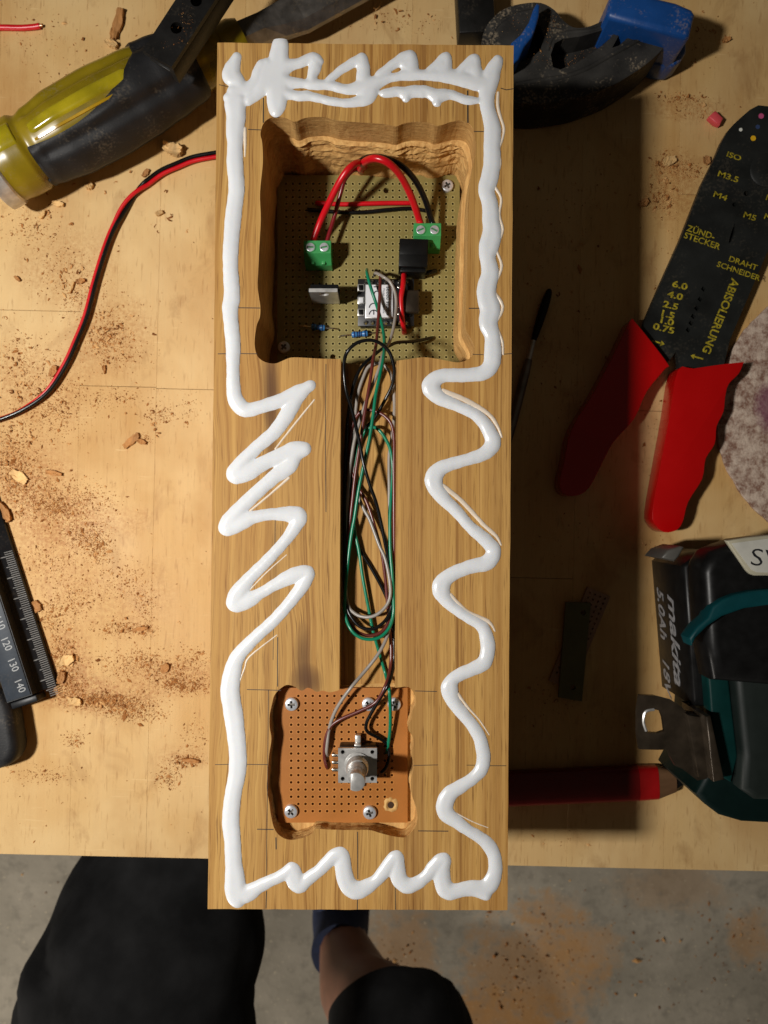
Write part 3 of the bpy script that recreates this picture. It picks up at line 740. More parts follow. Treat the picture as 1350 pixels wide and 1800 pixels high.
# ---- upper board
ZB = 0.070
a = P(487.5, 308, ZB); b = P(808, 652, ZB); h0 = P(573.5, 475.3, ZB); pit = .00254
ni0 = int((h0.x-a.x-.0018)/pit); nj0 = int((h0.y-b.y-.0018)/pit)
hx0 = h0.x-ni0*pit; hy0 = h0.y-nj0*pit
nx = int((b.x-.0012-hx0)/pit)+1; ny = int((a.y-.0012-hy0)/pit)+1
def cell(px, py): q = P(px, py, ZB); return (round((q.x-hx0)/pit), round((q.y-hy0)/pit))
me = perf_mesh('perfboard', a.x, b.y, b.x, a.y, ZB, .0015, hx0, hy0, nx, ny, pit, .00047, {cell(682, 329): .00118, cell(582, 622): .00118})
me.materials.append(M_PERF); me.materials.append(M_PERFRING)
ub = empty('circuit_board', (0, P(0, 480, ZB).y, ZB-.0015))
setp(ub, 'olive green perforated circuit board with terminals in the larger pocket', 'circuit board')
obj('perfboard', me, None, ub)
for px, py, rz in ((786, 328, .5), (499.5, 611, .9)): put(CROSS, 'screw', P(px, py, ZB)+Vector((0, 0, 0)), rz, ub)
lathe('standoff', [(.003, ZU), (.003, ZB-.0015)], M_CUT, ub, 12, Matrix.Translation((P(786,328,ZB).x, P(786,328,ZB).y, 0)))

def terminal(px, py, par):
    """two-way green screw terminal; px, py: middle of the upper edge of its top face"""
    top = ZB+.0098; c = P(px, py, top); wd = .01015
    prof = [(.0000, ZB), (.0000, top), (-.0046, top), (-.0060, top-.0022), (-.0078, top-.0046), (-.0082, ZB)]
    bm = bmesh.new()
    L = [bm.verts.new((c.x-wd/2, c.y+q[0], q[1])) for q in prof]; f = bm.faces.new(L)
    r = bmesh.ops.extrude_face_region(bm, geom=[f])
    for q in r['geom']:
        if isinstance(q, bmesh.types.BMVert): q.co.x += wd
    bmesh.ops.recalc_face_normals(bm, faces=bm.faces); bmesh.ops.bevel(bm, geom=list(bm.edges), offset=.00018, segments=1, affect='EDGES')
    me = bpy.data.meshes.new('terminal_block'); bm.to_mesh(me); bm.free()
    t = obj('terminal_block', me, M_GREENPL, par)
    for s in (-1, 1):
        q = (c.x+s*wd/4, c.y-.0026)
        lathe('screw_well', [(.00195, top), (.00195, top+.00025), (.00165, top+.00025), (.00165, top+.00004)], M_GREENPL, t, 20, Matrix.Translation((q[0], q[1], 0)))
        put(SLOT, 'clamp_screw', (q[0], q[1], top+.00002), random.uniform(-.6, .6), t)
    box('rib', c.x+wd*.2, c.y-.0070, ZB+.003, top-.0030, .0013, .0016, M_GREENPL, t)
    box('rib', c.x-wd*.2, c.y-.0070, ZB+.003, top-.0030, .0013, .0016, M_GREENPL, t)
    return t
terminal(557.8, 422.5, ub); terminal(751.5, 392, ub)
# black power socket
c0 = P(727, 444, ZB+.0105)
jk = box('power_socket', c0.x, c0.y, ZB, ZB+.0105, .0106, .0103, M_BLACKPL, ub, R(-2), .0003)
box('socket_rim', c0.x-.0001, c0.y-.0059, ZB, ZB+.0088, .0094, .0014, M_BLACKPL, jk, R(-2), .0003)
box('socket_step', c0.x, c0.y+.0012, ZB+.0106, ZB+.0109, .0100, .0042, M_BLACKPL, jk, R(-2), .0001)
# transistor standing upright
c0 = P(568, 507, ZB+.018)
tr = empty('transistor', (c0.x, c0.y, ZB)); link_parent = tr; tr.parent = ub; tr.matrix_parent_inverse = Matrix.Translation(-Vector(ub.location))
holed_pts = None
tabw = .0102
def vert_plate(name, cx, cy, z0, z1, wd, th, m, par, hole=None):
    # a plate standing in the x-z plane, facing -y, with an optional round hole (x, z, r)
    outer_ = [(-wd/2, z0), (wd/2, z0), (wd/2, z1), (-wd/2, z1)]
    hs = [[(hole[0]+hole[2]*math.cos(2*math.pi*k/20), hole[1]+hole[2]*math.sin(2*math.pi*k/20)) for k in range(20)]] if hole else []
    o = holed(name, outer_, hs, 0, th, m, None)
    MM = Matrix.Translation((cx, cy, 0)) @ Matrix(((1,0,0,0),(0,0,1,0),(0,1,0,0),(0,0,0,1)))
    o.data.transform(MM); fixn(o.data)
    COL.objects.unlink(o); return link(o, par)
vert_plate('heat_tab', c0.x, c0.y-.0013, ZB+.0025, ZB+.018, tabw, .0013, M_STEEL, tr, (0, ZB+.0150, .0018))
vert_plate('package', c0.x, c0.y+.0001, ZB+.0025, ZB+.0122, tabw, .0030, M_BLACKPL, tr)
for s in (-1, 0, 1): tube('lead', [(c0.x+s*.00254, c0.y+.0012, ZB-.001), (c0.x+s*.00254, c0.y+.0012, ZB+.004)], .0004, M_TIN, tr, 6, 1)
# resistors
def resistor(p0, p1, zc, par, leads=True):
    A, B = Vector(p0), Vector(p1); d = (B-A).normalized(); Ln = (B-A).length
    q = d.to_track_quat('Z', 'Y').to_matrix().to_4x4()
    r = lathe('resistor', [(.0004,0),(.0010,.0002),(.00122,.0009),(.0012,.0015),(.00098,.0019),(.00095,Ln/2),(.00098,Ln-.0019),(.0012,Ln-.0015),(.00122,Ln-.0009),(.0010,Ln-.0002),(.0004,Ln)], M_RESBL, par, 18, Matrix.Translation(A) @ q)
    for t, rr in ((.0011, .00126), (.0023, .00101), (.0030, .00101), (.0037, .00101), (Ln-.0011, .00126)):
        lathe('colour_band', [(rr, t-.00022), (rr, t+.00022)], M_RESBAND, r, 18, Matrix.Translation(A) @ q)
    if leads:
        for Q, s in ((A, -1), (B, 1)):
            tube('lead', [Q, Q+d*s*.003, Q+d*s*.0046+Vector((0,0,-.0008)), Q+d*s*.0050+Vector((0,0,-.0026))], .00026, M_TIN, r, 6, 4)
    return r
resistor(P(618, 588.5, ZB+.0016), P(647, 586, ZB+.0016), 0, ub)
resistor(P(547, 574.5, ZB+.0016), P(572, 576.5, ZB+.0016), 0, ub)
# jumper wires on the board
def wire(name, pts, r, m, par=None, per=8, n=10): return tube(name, [P(*p) for p in pts], r, m, par, n, per)
zj = ZB+.0010
j1 = wire('jumper_wire', [(559,357,ZB-.001),(561,357,zj),(600,359,zj+.0002),(640,358,zj+.0005),(680,357,zj+.0004),(722,357,zj),(725,357,ZB-.001)], .00088, M_REDW, ub)
j2 = wire('jumper_wire', [(545,369,ZB-.001),(547,369,zj),(600,373,zj+.0002),(640,373,zj+.0003),(680,369,zj+.0006),(720,366.5,zj),(752,371,zj),(755,371,ZB-.001)], .00075, M_BLKW, ub)
# microcontroller module on its pin headers
ZM = ZB+.0048
mc0 = P(629, 490, ZM); mc1 = P(728, 573, ZM)
mcx, mcy = (mc0.x+mc1.x)/2, (mc0.y+mc1.y)/2; mw, mh = mc1.x-mc0.x, mc0.y-mc1.y
mod = box('microcontroller', mcx, mcy, ZM-.0012, ZM, mw, mh, M_PCBBLK, ub, 0, .0002)
for s in (1, -1): box('pin_header', mcx, mcy+s*(mh/2-.0013), ZB, ZM-.0012, mw*.92, .0024, M_BLACKPL, mod)
for s in (1, -1):
    for k in range(7):
        x = mcx+(k-3)*.00254
        lathe('solder_joint', [(.00085, ZM), (.00078, ZM+.0004), (.0004, ZM+.0010), (.0003, ZM+.0013)], M_TIN, mod, 10, Matrix.Translation((x, mcy+s*(mh/2-.0012), 0)))
sh0 = P(642.5, 500, ZM+.0018); sh1 = P(691, 558.5, ZM+.0018)
shield = box('metal_shield', (sh0.x+sh1.x)/2, (sh0.y+sh1.y)/2, ZM, ZM+.0016, (sh1.x-sh0.x)*1.03, (sh0.y-sh1.y)*1.02, M_STEEL, mod)
box('paper_label', (sh0.x+sh1.x)/2, (sh0.y+sh1.y)/2, ZM+.00162, ZM+.0018, (sh1.x-sh0.x)*.97, (sh0.y-sh1.y)*.97, M_WHITE, shield, bev=0)
zl = ZM+.00186
def sl(txt, px, py, size, m=M_INK, bold=0.0, xs=1.0): lettering(txt, P(px, py, zl), size, m, shield, (0, 0, R(-90)), bold=bold, xs=xs)
sl('seeed studio', 682.5, 529, .0023, bold=.012, xs=.92); sl('Model: XIAO', 674.5, 521, .0011, M_GREYINK); sl('Module', 674.5, 543, .0011, M_GREYINK)
sl('FC', 662, 512, .0036, bold=.005)
# CE mark: two open arcs, the second with its middle bar
def arc_mark(px, py, r, m, bar):
    c = P(px, py, zl); pts = [(c.x+r*math.cos(t), c.y+r*math.sin(t)) for t in np.linspace(R(0), R(180), 18)]
    vs, fs = [], []
    for x, y in pts:
        d = Vector((x-c.x, y-c.y)).normalized()*.00020
        vs += [(x+d.x, y+d.y, c.z), (x-d.x, y-d.y, c.z)]
    fs = [(2*i, 2*i+1, 2*i+3, 2*i+2) for i in range(len(pts)-1)]
    if bar: k = len(vs); vs += [(c.x-.0002, c.y, c.z), (c.x+.0002, c.y, c.z), (c.x+.0002, c.y+r, c.z), (c.x-.0002, c.y+r, c.z)]; fs.append((k, k+1, k+2, k+3))
    return vs, fs
for py, bar in ((541, False), (553, True)):
    vs, fs = arc_mark(657, py, .00165, M_INK, bar); pydata('conformity_mark', vs, fs, M_INK, shield)
for py, m in ((506, M_BLACKPL), (528, M_WHITE), (549, M_BLACKPL)):
    q = P(634.5, py, ZM+.001); tb = box('tiny_component', q.x, q.y, ZM, ZM+.0012, .0026, .0027, M_STEEL, mod)
    box('component_cap', q.x, q.y, ZM+.0012, ZM+.0015, .0017, .0020, m, tb)
uc = P(723.5, 529.5, ZM+.003)
us = box('usb_socket', uc.x, uc.y, ZM, ZM+.0031, .0060, .0086, M_BRONZE, mod, 0, .0008, 3)
for px, py in ((702, 505), (702, 552), (720, 505), (720, 555), (697, 540)):
    q = P(px, py, ZM); box('tiny_component', q.x, q.y, ZM, ZM+.0007, .0014, .0009, M_TIN if px < 710 else M_BLACKPL, mod)
wire('jumper_wire', [(710,474,ZB),(710,476,ZB+.004),(708.5,500,ZM+.0040),(704.6,527,ZM+.0044),(706.5,556,ZM+.0030),(710,581,ZB+.003),(710.5,585,ZB-.001)], .00095, M_REDW, ub)
wire('jumper_wire', [(706,484,ZB+.001),(717,482.5,ZB+.0018),(740,482,ZB+.0018),(762,477,ZB+.0016),(766,476,ZB-.001)], .00085, M_BLKW, ub)

# ---- supply wires from the bored hole to the terminals, each a thing of its own
zt = ZB+.006
def toplevel_wire(pts, r, m, label, group, name='wire', per=8):
    o = wire(name, pts, r, m, None, per); return setp(o, label, 'wire', group)
SG = 'supply wires arching to the green terminals'
toplevel_wire([(551,424,zt),(553,416,zt),(565,385,zt+.003),(582,349,zt+.009),(601,313,zt+.014),(617,293,zt+.015),(632,286,zt+.010),(640,293,zt-.001),(643,300,ZU-.012)], .00122, M_REDW, 'thick bright red wire rising from the terminal on the shaded side', SG)
toplevel_wire([(575,426,zt),(576,420,zt),(588,380,zt+.001),(599,338,zt+.004),(607,314,zt+.006),(622,299,zt+.004),(636,300,zt-.006),(640,303,ZU-.012)], .0008, M_REDD, 'thinner dark red wire beside the thick red one at the shaded terminal', SG)
toplevel_wire([(740,396,zt),(737,387,zt),(729.5,364,zt+.004),(719,337,zt+.009),(702.6,307,zt+.015),(686,289,zt+.019),(669,280,zt+.020),(653,279,zt+.018),(638,287,zt+.010),(633,299,zt),(640,305,ZU-.012)], .00130, M_REDW, 'thick red wire arching over to the terminal above the black socket', SG)
toplevel_wire([(762,396,zt),(758.6,388,zt),(748,353,zt+.004),(731.6,320,zt+.009),(711,296,zt+.013),(690,283,zt+.014),(665,276,zt+.013),(642,279,zt+.010),(628,291,zt+.003),(640,300,ZU-.012)], .00112, M_BLKW, 'black wire arching behind the thick red one to the terminal', SG)

# ---- lower board with the rotary encoder
ZE = 0.0975
pit0 = pit; pit = 12.66*(ZC-ZE)/F
a = P(489, 1209, ZE); b = P(716.5, 1446, ZE); h0 = P(511.8, 1235.6, ZE)
hx0 = h0.x; hy0 = P(0, 1425.9, ZE).y; nx, ny = 15, 17
def cell2(px, py): q = P(px, py, ZE); return (round((q.x-hx0)/pit), round((q.y-hy0)/pit))
sk = set()
for px, py in ((513,1237),(648,1237),(693,1237),(512,1425),(650,1427),(687,1415)):
    i, j = cell2(px, py)
    for di in (-1, 0, 1):
        for dj in (-1, 0, 1):
            q = P(px, py, ZE)
            if (hx0+(i+di)*pit-q.x)**2+(hy0+(j+dj)*pit-q.y)**2 < .0030**2: sk.add((i+di, j+dj))
big2 = {}
me = perf_mesh('perfboard', a.x, b.y, b.x, a.y, ZE, .0014, hx0, hy0, nx, ny, pit, .00048, big2, skip=sk)
me.materials.append(M_PHEN); me.materials.append(M_PHENRING)
lb = empty('encoder_board', (0, P(0, 1330, ZE).y, ZE-.0014))
setp(lb, 'orange brown perforated board carrying the knob shaft in the smaller pocket', 'circuit board')
obj('perfboard', me, None, lb)
for px, py, rz in ((513,1237,.05), (648,1237,.6), (693,1237,.3), (512,1425,.75), (650,1427,.3)): put(CROSS, 'screw', P(px, py, ZE), rz, lb)
# torn screw hole without its screw
q = P(687, 1415, ZE)
vs, fs = [], []
nn = 26
for k in range(nn):
    t = 2*math.pi*k/nn
    for rr, zz in ((.0024+random.uniform(-.0003, .0004), .00003), (.0020, .0005+random.uniform(-.0002, .0004)), (.00155+random.uniform(-.0002,.0002), .0003), (.0010, -.0001)):
        vs.append((q.x+rr*math.cos(t), q.y+rr*math.sin(t), ZE+zz))
for k in range(nn):
    for l in range(3): fs.append((k*4+l, ((k+1) % nn)*4+l, ((k+1) % nn)*4+l+1, k*4+l+1))
pit = pit0
torn = pydata('torn_hole', vs, fs, M_CUT, lb, True)
pydata('hole_shade', [(q.x+.00115*math.cos(2*math.pi*k/14), q.y+.00115*math.sin(2*math.pi*k/14), ZE+.00006) for k in range(14)], [tuple(range(14))], M_DARKHOLE, torn)  # dark disc on the surface stands in for shade inside the hole
# encoder
zb = ZE+.0066
ec = P(628.5, 1345.5, zb)
en = empty('rotary_encoder', (ec.x, ec.y, ZE)); en.parent = lb; en.matrix_parent_inverse = Matrix.Translation(-Vector(lb.location))
box('case', ec.x, ec.y, ZE, zb-.0018, .0124, .0120, M_BLACKPL, en, 0, .0003)
hsq = [ring(ec.x+sx*.0050, ec.y+sy*.0045, .0007, 10) for sx in (-1, 1) for sy in (-1, 1)]
holed('metal_cover', rect(ec.x, ec.y, .0131, .0117), hsq, zb-.0012, zb, M_STEEL, en)
for sy in (1, -1):
    ty = ec.y+sy*.0060
    pl = box('mounting_tab', ec.x, ec.y+sy*.0064, ZE, zb-.001, .0022, .0007, M_STEEL, en)
    box('tab_foot', ec.x, ec.y+sy*.0078, ZE, ZE+.0030, .0020, .0026, M_STEEL, en, 0, .0004)
for k in (-1, 0, 1):
    box('contact_pin', ec.x-.0075, ec.y+k*.0025, ZE, ZE+.0040, .0026, .0010, M_TIN, en, 0, .0002)
TM = Matrix.Translation((ec.x, ec.y, 0))
lathe('threaded_bush', [(.0044, zb), (.0044, zb+.0006), (.0036, zb+.0007), (.0037, zb+.0012), (.0034, zb+.0016), (.0037, zb+.0021), (.0034, zb+.0026), (.0037, zb+.0031), (.0034, zb+.0036), (.0036, zb+.0042), (.0033, zb+.0048)], M_STEEL, en, 28, TM)
lathe('shaft', [(.0030, zb+.0048), (.0030, zb+.0100)], M_STEEL, en, 28, TM)
flat = [(ec.x+.0030*math.cos(t), ec.y+.0030*math.sin(t)) for t in np.linspace(R(55-180-0), R(55+70), 26)]
prism('shaft_flat', [(x, y) for x, y in flat], zb+.0100, zb+.0162, M_STEEL, en, .0003, 2)

# ---- four signal wires coiled in the groove
def zsig(y, base):   # wires drop from the groove to the boards at both ends
    return base
WG = 'thin signal wires looped in the groove'
m_ = .001
def zz(d): return ZG+d*m_
green = [(645,474,ZM),(645.5,482,ZM+.005),(652.7,508.5,ZM+.006),(663,539.6,ZM+.006),(672.5,575,ZM+.010),(675.5,600,zz(-6)),(674.5,626.7,zz(2)),(667.8,660,zz(6.5)),(661,691,zz(7)),(656.7,724,zz(7.2)),(650,769,zz(7)),(643,801,zz(6.5)),(637.8,825,zz(6)),(630,864,zz(5.5)),(623.3,909,zz(4.6)),(618,938,zz(4)),(612,985,zz(3.5)),(607,1040,zz(3.2)),(606.5,1078,zz(4)),(615.5,1104,zz(5.5)),(630.5,1119,zz(6)),(650,1124,zz(6.2)),(669.5,1119,zz(6)),(685,1102,zz(5.5)),(691.5,1078,zz(5)),(691.5,1050,zz(5)),(689,1005,zz(5.3)),(686,967,zz(5)),(685.5,914,zz(4.5)),(687,881,zz(4)),(689.5,850,zz(3)),(690,815,zz(3)),(686,790,zz(3.6)),(678,772,zz(4)),(667,757,zz(4)),(656,751,zz(3)),(643,757,zz(2)),(632,780,zz(1.4)),(623,830,zz(1.0)),(619,890,zz(1.2)),(624,935,zz(1.8)),(631,969,zz(2)),(636,1005,zz(2)),(642.5,1042,zz(2)),(650,1080,zz(1.8)),(656,1110,zz(1.5)),(662,1132,zz(1.3)),(671,1162,zz(1)),(678.5,1188,zz(1.5)),(684,1212,zz(2.5)),(686,1245,zz(2)),(685.5,1285,zz(0)),(681,1317,ZE+.001),(680,1323,ZE-.001)]
brown = [(669,480,ZM),(668.5,487,ZM+.005),(668,508,ZM+.0072),(666,544,ZM+.0076),(664,575,ZM+.010),(661,606,zz(-4)),(655.5,635,zz(3.5)),(650,674,zz(5)),(643.3,713,zz(5.3)),(638,746,zz(5)),(632,786,zz(4.4)),(624.4,836,zz(3.6)),(620,875,zz(3)),(615,920,zz(2.4)),(608.5,980,zz(2)),(606.5,1050,zz(2)),(609,1082,zz(2.6)),(617,1098,zz(3.4)),(630.5,1112,zz(4)),(650,1117.5,zz(4.2)),(669.5,1111,zz(4)),(681.5,1095,zz(3.5)),(688.5,1060,zz(2.6)),(692,1010,zz(3)),(692.8,959,zz(4)),(692.5,881,zz(5)),(692.8,803,zz(5.5)),(692.5,770,zz(5.6)),(688,746,zz(5.6)),(677,732,zz(5.2)),(663,724,zz(4.4)),(650,720.5,zz(3.5)),(634,724,zz(2.2)),(622,742,zz(1.4)),(615,780,zz(1.0)),(618,825,zz(1.2)),(629,855,zz(1.8)),(642,877,zz(2.4)),(652,903,zz(2.8)),(661,934,zz(3)),(669,963,zz(3)),(674,990,zz(2.8)),(678.5,1027,zz(2.2)),(681,1060,zz(1.6)),(684,1095,zz(1.2)),(687.5,1140,zz(2)),(686,1172,zz(3)),(678.5,1203,zz(3)),(660.5,1234,zz(2)),(630,1250.5,zz(1)),(597,1265,zz(0)),(580,1279,zz(-1)),(571.6,1303,ZE+.002),(570.4,1331,ZE+.0012),(574,1347,ZE+.0008),(576,1351,ZE-.001)]
black = [(760,593,ZB-.001),(757,594,ZB+.002),(727.6,600,ZB+.008),(698.5,602,ZB+.014),(684,608,zz(-8)),(672,613,zz(-5)),(656.7,625,zz(0)),(638,642,zz(2)),(626.7,662,zz(2.4)),(619,688,zz(2.2)),(611,740,zz(2)),(606.5,830,zz(2)),(605.5,950,zz(2.2)),(606,1030,zz(2.6)),(610,1066,zz(3.2)),(617,1084,zz(3.8)),(632,1101,zz(4.4)),(650,1106,zz(4.8)),(665,1101.5,zz(4.8)),(680,1087,zz(4.4)),(688,1066,zz(4)),(690,1035,zz(4)),(686.5,1003,zz(4.2)),(678,960,zz(5)),(670,920,zz(6)),(661,883,zz(7)),(650,852,zz(7.8)),(639,814,zz(8.4)),(632,778,zz(8)),(619,722,zz(6.5)),(609,690,zz(5.5)),(605,660,zz(6)),(605.5,633,zz(7.5)),(612,616.5,zz(9)),(627,603,zz(9.5)),(645.5,598,zz(9.5)),(661,600,zz(9.2)),(674.4,608,zz(8.6)),(685.5,621,zz(8)),(692,642,zz(7)),(693,658,zz(6)),(689,678,zz(4.5)),(679,699,zz(3)),(667,721,zz(2)),(656.7,738,zz(1.4)),(643,752,zz(.9)),(630,778,zz(.8)),(621,825,zz(.8)),(618,880,zz(.8)),(624,935,zz(.8)),(635,969,zz(.8)),(650,994,zz(.8)),(662,1015,zz(.8)),(674,1038,zz(.8)),(682,1058,zz(.8)),(689,1090,zz(.9)),(692.5,1130,zz(1.4)),(691.5,1170,zz(2.2)),(684,1200,zz(3.4)),(671,1223,zz(3)),(653,1253,zz(1.4)),(644,1272,zz(0)),(646,1286,ZE+.0022),(667.5,1298,ZE+.0014),(679.5,1308,ZE+.0014),(684,1326,ZE+.0012),(679,1348,ZE+.0014),(669,1359,ZE+.002)]
grey = [(658,484,ZM),(661,480,ZM+.003),(673,486,ZM+.006),(686,496,ZM+.006),(695,517,ZM+.0058),(696,544,ZM+.006),(692,575,ZM+.009),(685,600,zz(-9)),(678,612,zz(-5)),(672,626,zz(-.5)),(666.7,647,zz(3.2)),(657,672,zz(3.4)),(643,708,zz(3.2)),(634,736,zz(3)),(624.4,769,zz(2.8)),(619,798,zz(2.6)),(614.5,828,zz(2.4)),(610.5,880,zz(2)),(607,960,zz(1.6)),(608,1040,zz(2)),(613,1066,zz(2.6)),(621,1076,zz(3.4)),(633,1083,zz(4.4)),(650,1084.5,zz(5.4)),(665,1078.5,zz(5.8)),(679,1065,zz(6)),(686,1047,zz(6)),(685,1020,zz(5.8)),(677,982,zz(5)),(666,957,zz(4.2)),(650,914,zz(3.4)),(639,894,zz(2.8)),(629,868,zz(2)),(622,830,zz(1.2)),(622,770,zz(.8)),(628,700,zz(.8)),(640,660,zz(1.0)),(650,643,zz(1.2)),(668,639,zz(1.4)),(683,650,zz(1.6)),(690,669,zz(1.6)),(692.8,692,zz(1.5)),(693,730,zz(1.5)),(689,769,zz(1.6)),(684.5,798,zz(1.8)),(684,825,zz(2)),(684.4,859,zz(2.2)),(684.6,900,zz(2.2)),(686,960,zz(1.6)),(690,1030,zz(1.6)),(690.5,1075,zz(2.6)),(683,1110,zz(4)),(674,1134,zz(5)),(659,1158,zz(5.6)),(639.5,1182,zz(5.8)),(620,1205,zz(5)),(602,1229,zz(3.6)),(588,1253,zz(2)),(579,1280,zz(0)),(575,1310,ZE+.0022),(574,1324,ZE+.0012),(576,1331,ZE-.001)]
for pts, m, lab in ((green, M_GRNW, 'thin green signal wire looping down the groove to the knob shaft'), (brown, M_BRNW, 'thin brown signal wire looping down the groove to the orange board'),
                    (black, M_BLKW, 'thin black signal wire looping down the groove to the orange board'), (grey, M_GRYW, 'thin grey signal wire looping down the groove to the orange board')):
    q = []
    for i, (x, y, z) in enumerate(pts):      # lift the last run clear of the lower board
        if y > 1190 and i < len(pts)-1: z = max(z, ZE+.0011+max(0.0, min(1.0, (1310-y)/95))*.0042)
        q.append((x, y, z))
    toplevel_wire(q, .00060, m, lab, WG, 'signal_wire', 6)

# ================================================================== TOOLS ON THE BENCH
# ---- chisel
def axis_matrix(A, B):
    d = (B-A).normalized(); up = Vector((0, 0, 1)); x = up.cross(d)
    x.normalize(); y = d.cross(x)
    M = Matrix.Identity(4)
    for i in range(3): M[i][0], M[i][1], M[i][2], M[i][3] = x[i], y[i], d[i], A[i]
    return M
A = P(8, 292, .0190); B = P(392, 82, .0190); Lh = (B-A).length
ch = empty('chisel', (A.x, A.y, 0)); setp(ch, 'chisel with amber and black handle lying under the black bar', 'chisel')
MA = axis_matrix(A, B)   # local z runs along the handle, local y points up
def prof_r(t):
    ks = [(0, .0158), (.06, .0166), (.11, .0166), (.14, .0150), (.18, .0160), (.30, .0178), (.45, .0182), (.60, .0174), (.72, .0160), (.82, .0146), (.90, .0128), (.97, .0100), (1.0, .0085)]
    for (a0, r0), (a1, r1) in zip(ks[:-1], ks[1:]):
        if t <= a1:
            f = (t-a0)/(a1-a0); f = f*f*(3-2*f); return r0+(r1-r0)*f
    return ks[-1][1]
NT, NA = 150, 132
def handle_pt(t, th, grow):
    r = prof_r(t)
    fl = max(0.0, math.cos(5*th+.9))**3; lob = 1+(.02-.10*fl)*(max(0.0, min(1.0, (t-.14)/.05)) if t < .8 else max(0, (1-t)/.2))
    return Vector(((r*lob+grow)*math.cos(th), (r*lob+grow)*math.sin(th), t*Lh))
def shell(name, test, grow, m, inner=None):
    vs, fs = [], []
    for i in range(NT+1):
        for k in range(NA): vs.append(MA @ handle_pt(i/NT, 2*math.pi*k/NA, grow(i/NT, 2*math.pi*k/NA)))
    for i in range(NT):
        for k in range(NA):
            if test((i+.5)/NT, 2*math.pi*(k+.5)/NA): a_, b_ = i*NA+k, i*NA+(k+1) % NA; fs.append((a_, b_, b_+NA, a_+NA))
    return vs, fs
vs, fs = shell('h', lambda t, th: True, lambda t, th: 0, None)
fs.append(tuple(reversed(range(NA)))); fs.append(tuple(range(NT*NA, NT*NA+NA)))
core = autosmooth(pydata('handle', vs, fs, M_YELPL, ch), 40)
def gripd(t, th):
    """> 0 where the black rubber lies; th measured round the handle, pi/2 is up"""
    d = abs((th-R(48)+math.pi) % (2*math.pi)-math.pi)      # the amber window looks up and towards the far side
    w = R(68)*math.sqrt(max(0, 1-((t-.29)/.38)**2)) if abs(t-.29) < .38 else -R(20)
    d2 = abs((th-R(52)+math.pi) % (2*math.pi)-math.pi)
    win = (d-w)/R(68)
    if t < .135: win = -1
    if t > .84: win = min(win, .9-(t-.84)/.04)
    d3 = abs((th-R(250)+math.pi) % (2*math.pi)-math.pi)
    if t < .16 and d3 < R(75): win = max(win, (t-.125)/.04)
    return win
def ggrow(t, th):
    g = gripd(t, th); return -.0004+.0016*max(0.0, min(1.0, g*5))
vs, fs = shell('g', lambda t, th: gripd(t, th) > -0.02, ggrow, None)
grip = autosmooth(pydata('rubber_grip', vs, fs, M_BLACKRB, ch), 60)
def rib(name, th0, th1, t0, t1, lift, m):
    vs, fs = [], []; nT, nA = 40, 8
    for i in range(nT+1):
        t = t0+(t1-t0)*i/nT; e = min(1.0, min(i, nT-i)/4.0)
        for k in range(nA+1):
            th = th0+(th1-th0)*k/nA; ee = e*min(1.0, min(k, nA-k)/1.5)
            vs.append(MA @ handle_pt(t, th, -.0012+(.0012+lift)*ee))
    for i in range(nT):
        for k in range(nA): a_ = i*(nA+1)+k; fs.append((a_, a_+1, a_+nA+2, a_+nA+1))
    return autosmooth(pydata(name, vs, fs, m, core), 60)
M_RIB = mat('yellow_green_rib', (.46, .37, .012), .2, var=.35, vscale=60, coat=.2, trans=.25, dust=.1); M_RIB2 = mat('amber_rib', (.55, .33, .012), .2, var=.2, vscale=60, trans=.3)
rib('moulded_rib', R(82), R(106), .150, .640, .0008, M_RIB); rib('moulded_rib', R(108), R(114), .150, .590, .0006, M_RIB2); rib('moulded_rib', R(60), R(110), .02, .125, .0007, M_RIB)
lathe('strike_cap', [(.0150, -.0075), (.0168, -.0068), (.0170, -.0050), (.0168, -.0008), (.0160, 0)], M_STEEL, ch, 40, MA)
lathe('collar', [(.0090, Lh-.0003), (.0090, Lh+.006), (.0075, Lh+.010)], M_YELPL, ch, 24, MA)
# blade: shank that widens into a bevelled flat bar
dirn = (B-A).normalized(); side = Vector((-dirn.y, dirn.x, 0))
sec = [(0, .0058, .0058), (.016, .0056, .0052), (.024, .0075, .0040), (.034, .0095, .0032), (.16, .0095, .0030)]
vs, fs = [], []
for s_, hw, hh in sec:
    c = B+dirn*(s_+.004)+Vector((0, 0, -.003*min(1, s_/.03)))
    bevw = hw*.68
    for lx, lz in ((-hw, -hh), (hw, -hh), (hw, -hh*.2), (bevw, hh), (-bevw, hh), (-hw, -hh*.2)): vs.append(c+side*lx+Vector((0, 0, lz)))
for i in range(len(sec)-1):
    for k in range(6): fs.append((i*6+k, i*6+(k+1) % 6, i*6+6+(k+1) % 6, i*6+6+k))
fs.append(tuple(reversed(range(6)))); fs.append(tuple(range(len(vs)-6, len(vs))))
pydata('blade', vs, fs, M_DARKST, ch)

# ---- black bar with holes lying across the chisel
zb0, zb1 = .0415, .0500
e0 = P(250, 89, zb1); e1 = P(302, 117, zb1); dvec = (P(308, 0, zb1)-e0).normalized()
wv = (e1-e0); wv = wv-dvec*wv.dot(dvec)
f0 = e0+dvec*.075; f1 = e0+wv+dvec*.075
hs = []
for px, py in ((310, 49), (345, 1)):
    q = P(px, py, zb1); hs.append(ring(q.x, q.y, .0024, 20))
q = P(345, 1, zb1)+dvec*.0135; hs.append(ring(q.x, q.y, .0024, 20))
bar = holed('perforated_bar', [(e0.x, e0.y), ((e0+wv+dvec*.001).x, (e0+wv+dvec*.001).y), (f1.x, f1.y), (f0.x, f0.y)], hs, zb1-.0025, zb1, M_BLACKBAR)
setp(bar, 'black metal bar with round holes lying across the chisel', 'metal bar')
def off(p, v): return (p.x+v.x, p.y+v.y)
wn = wv.normalized()
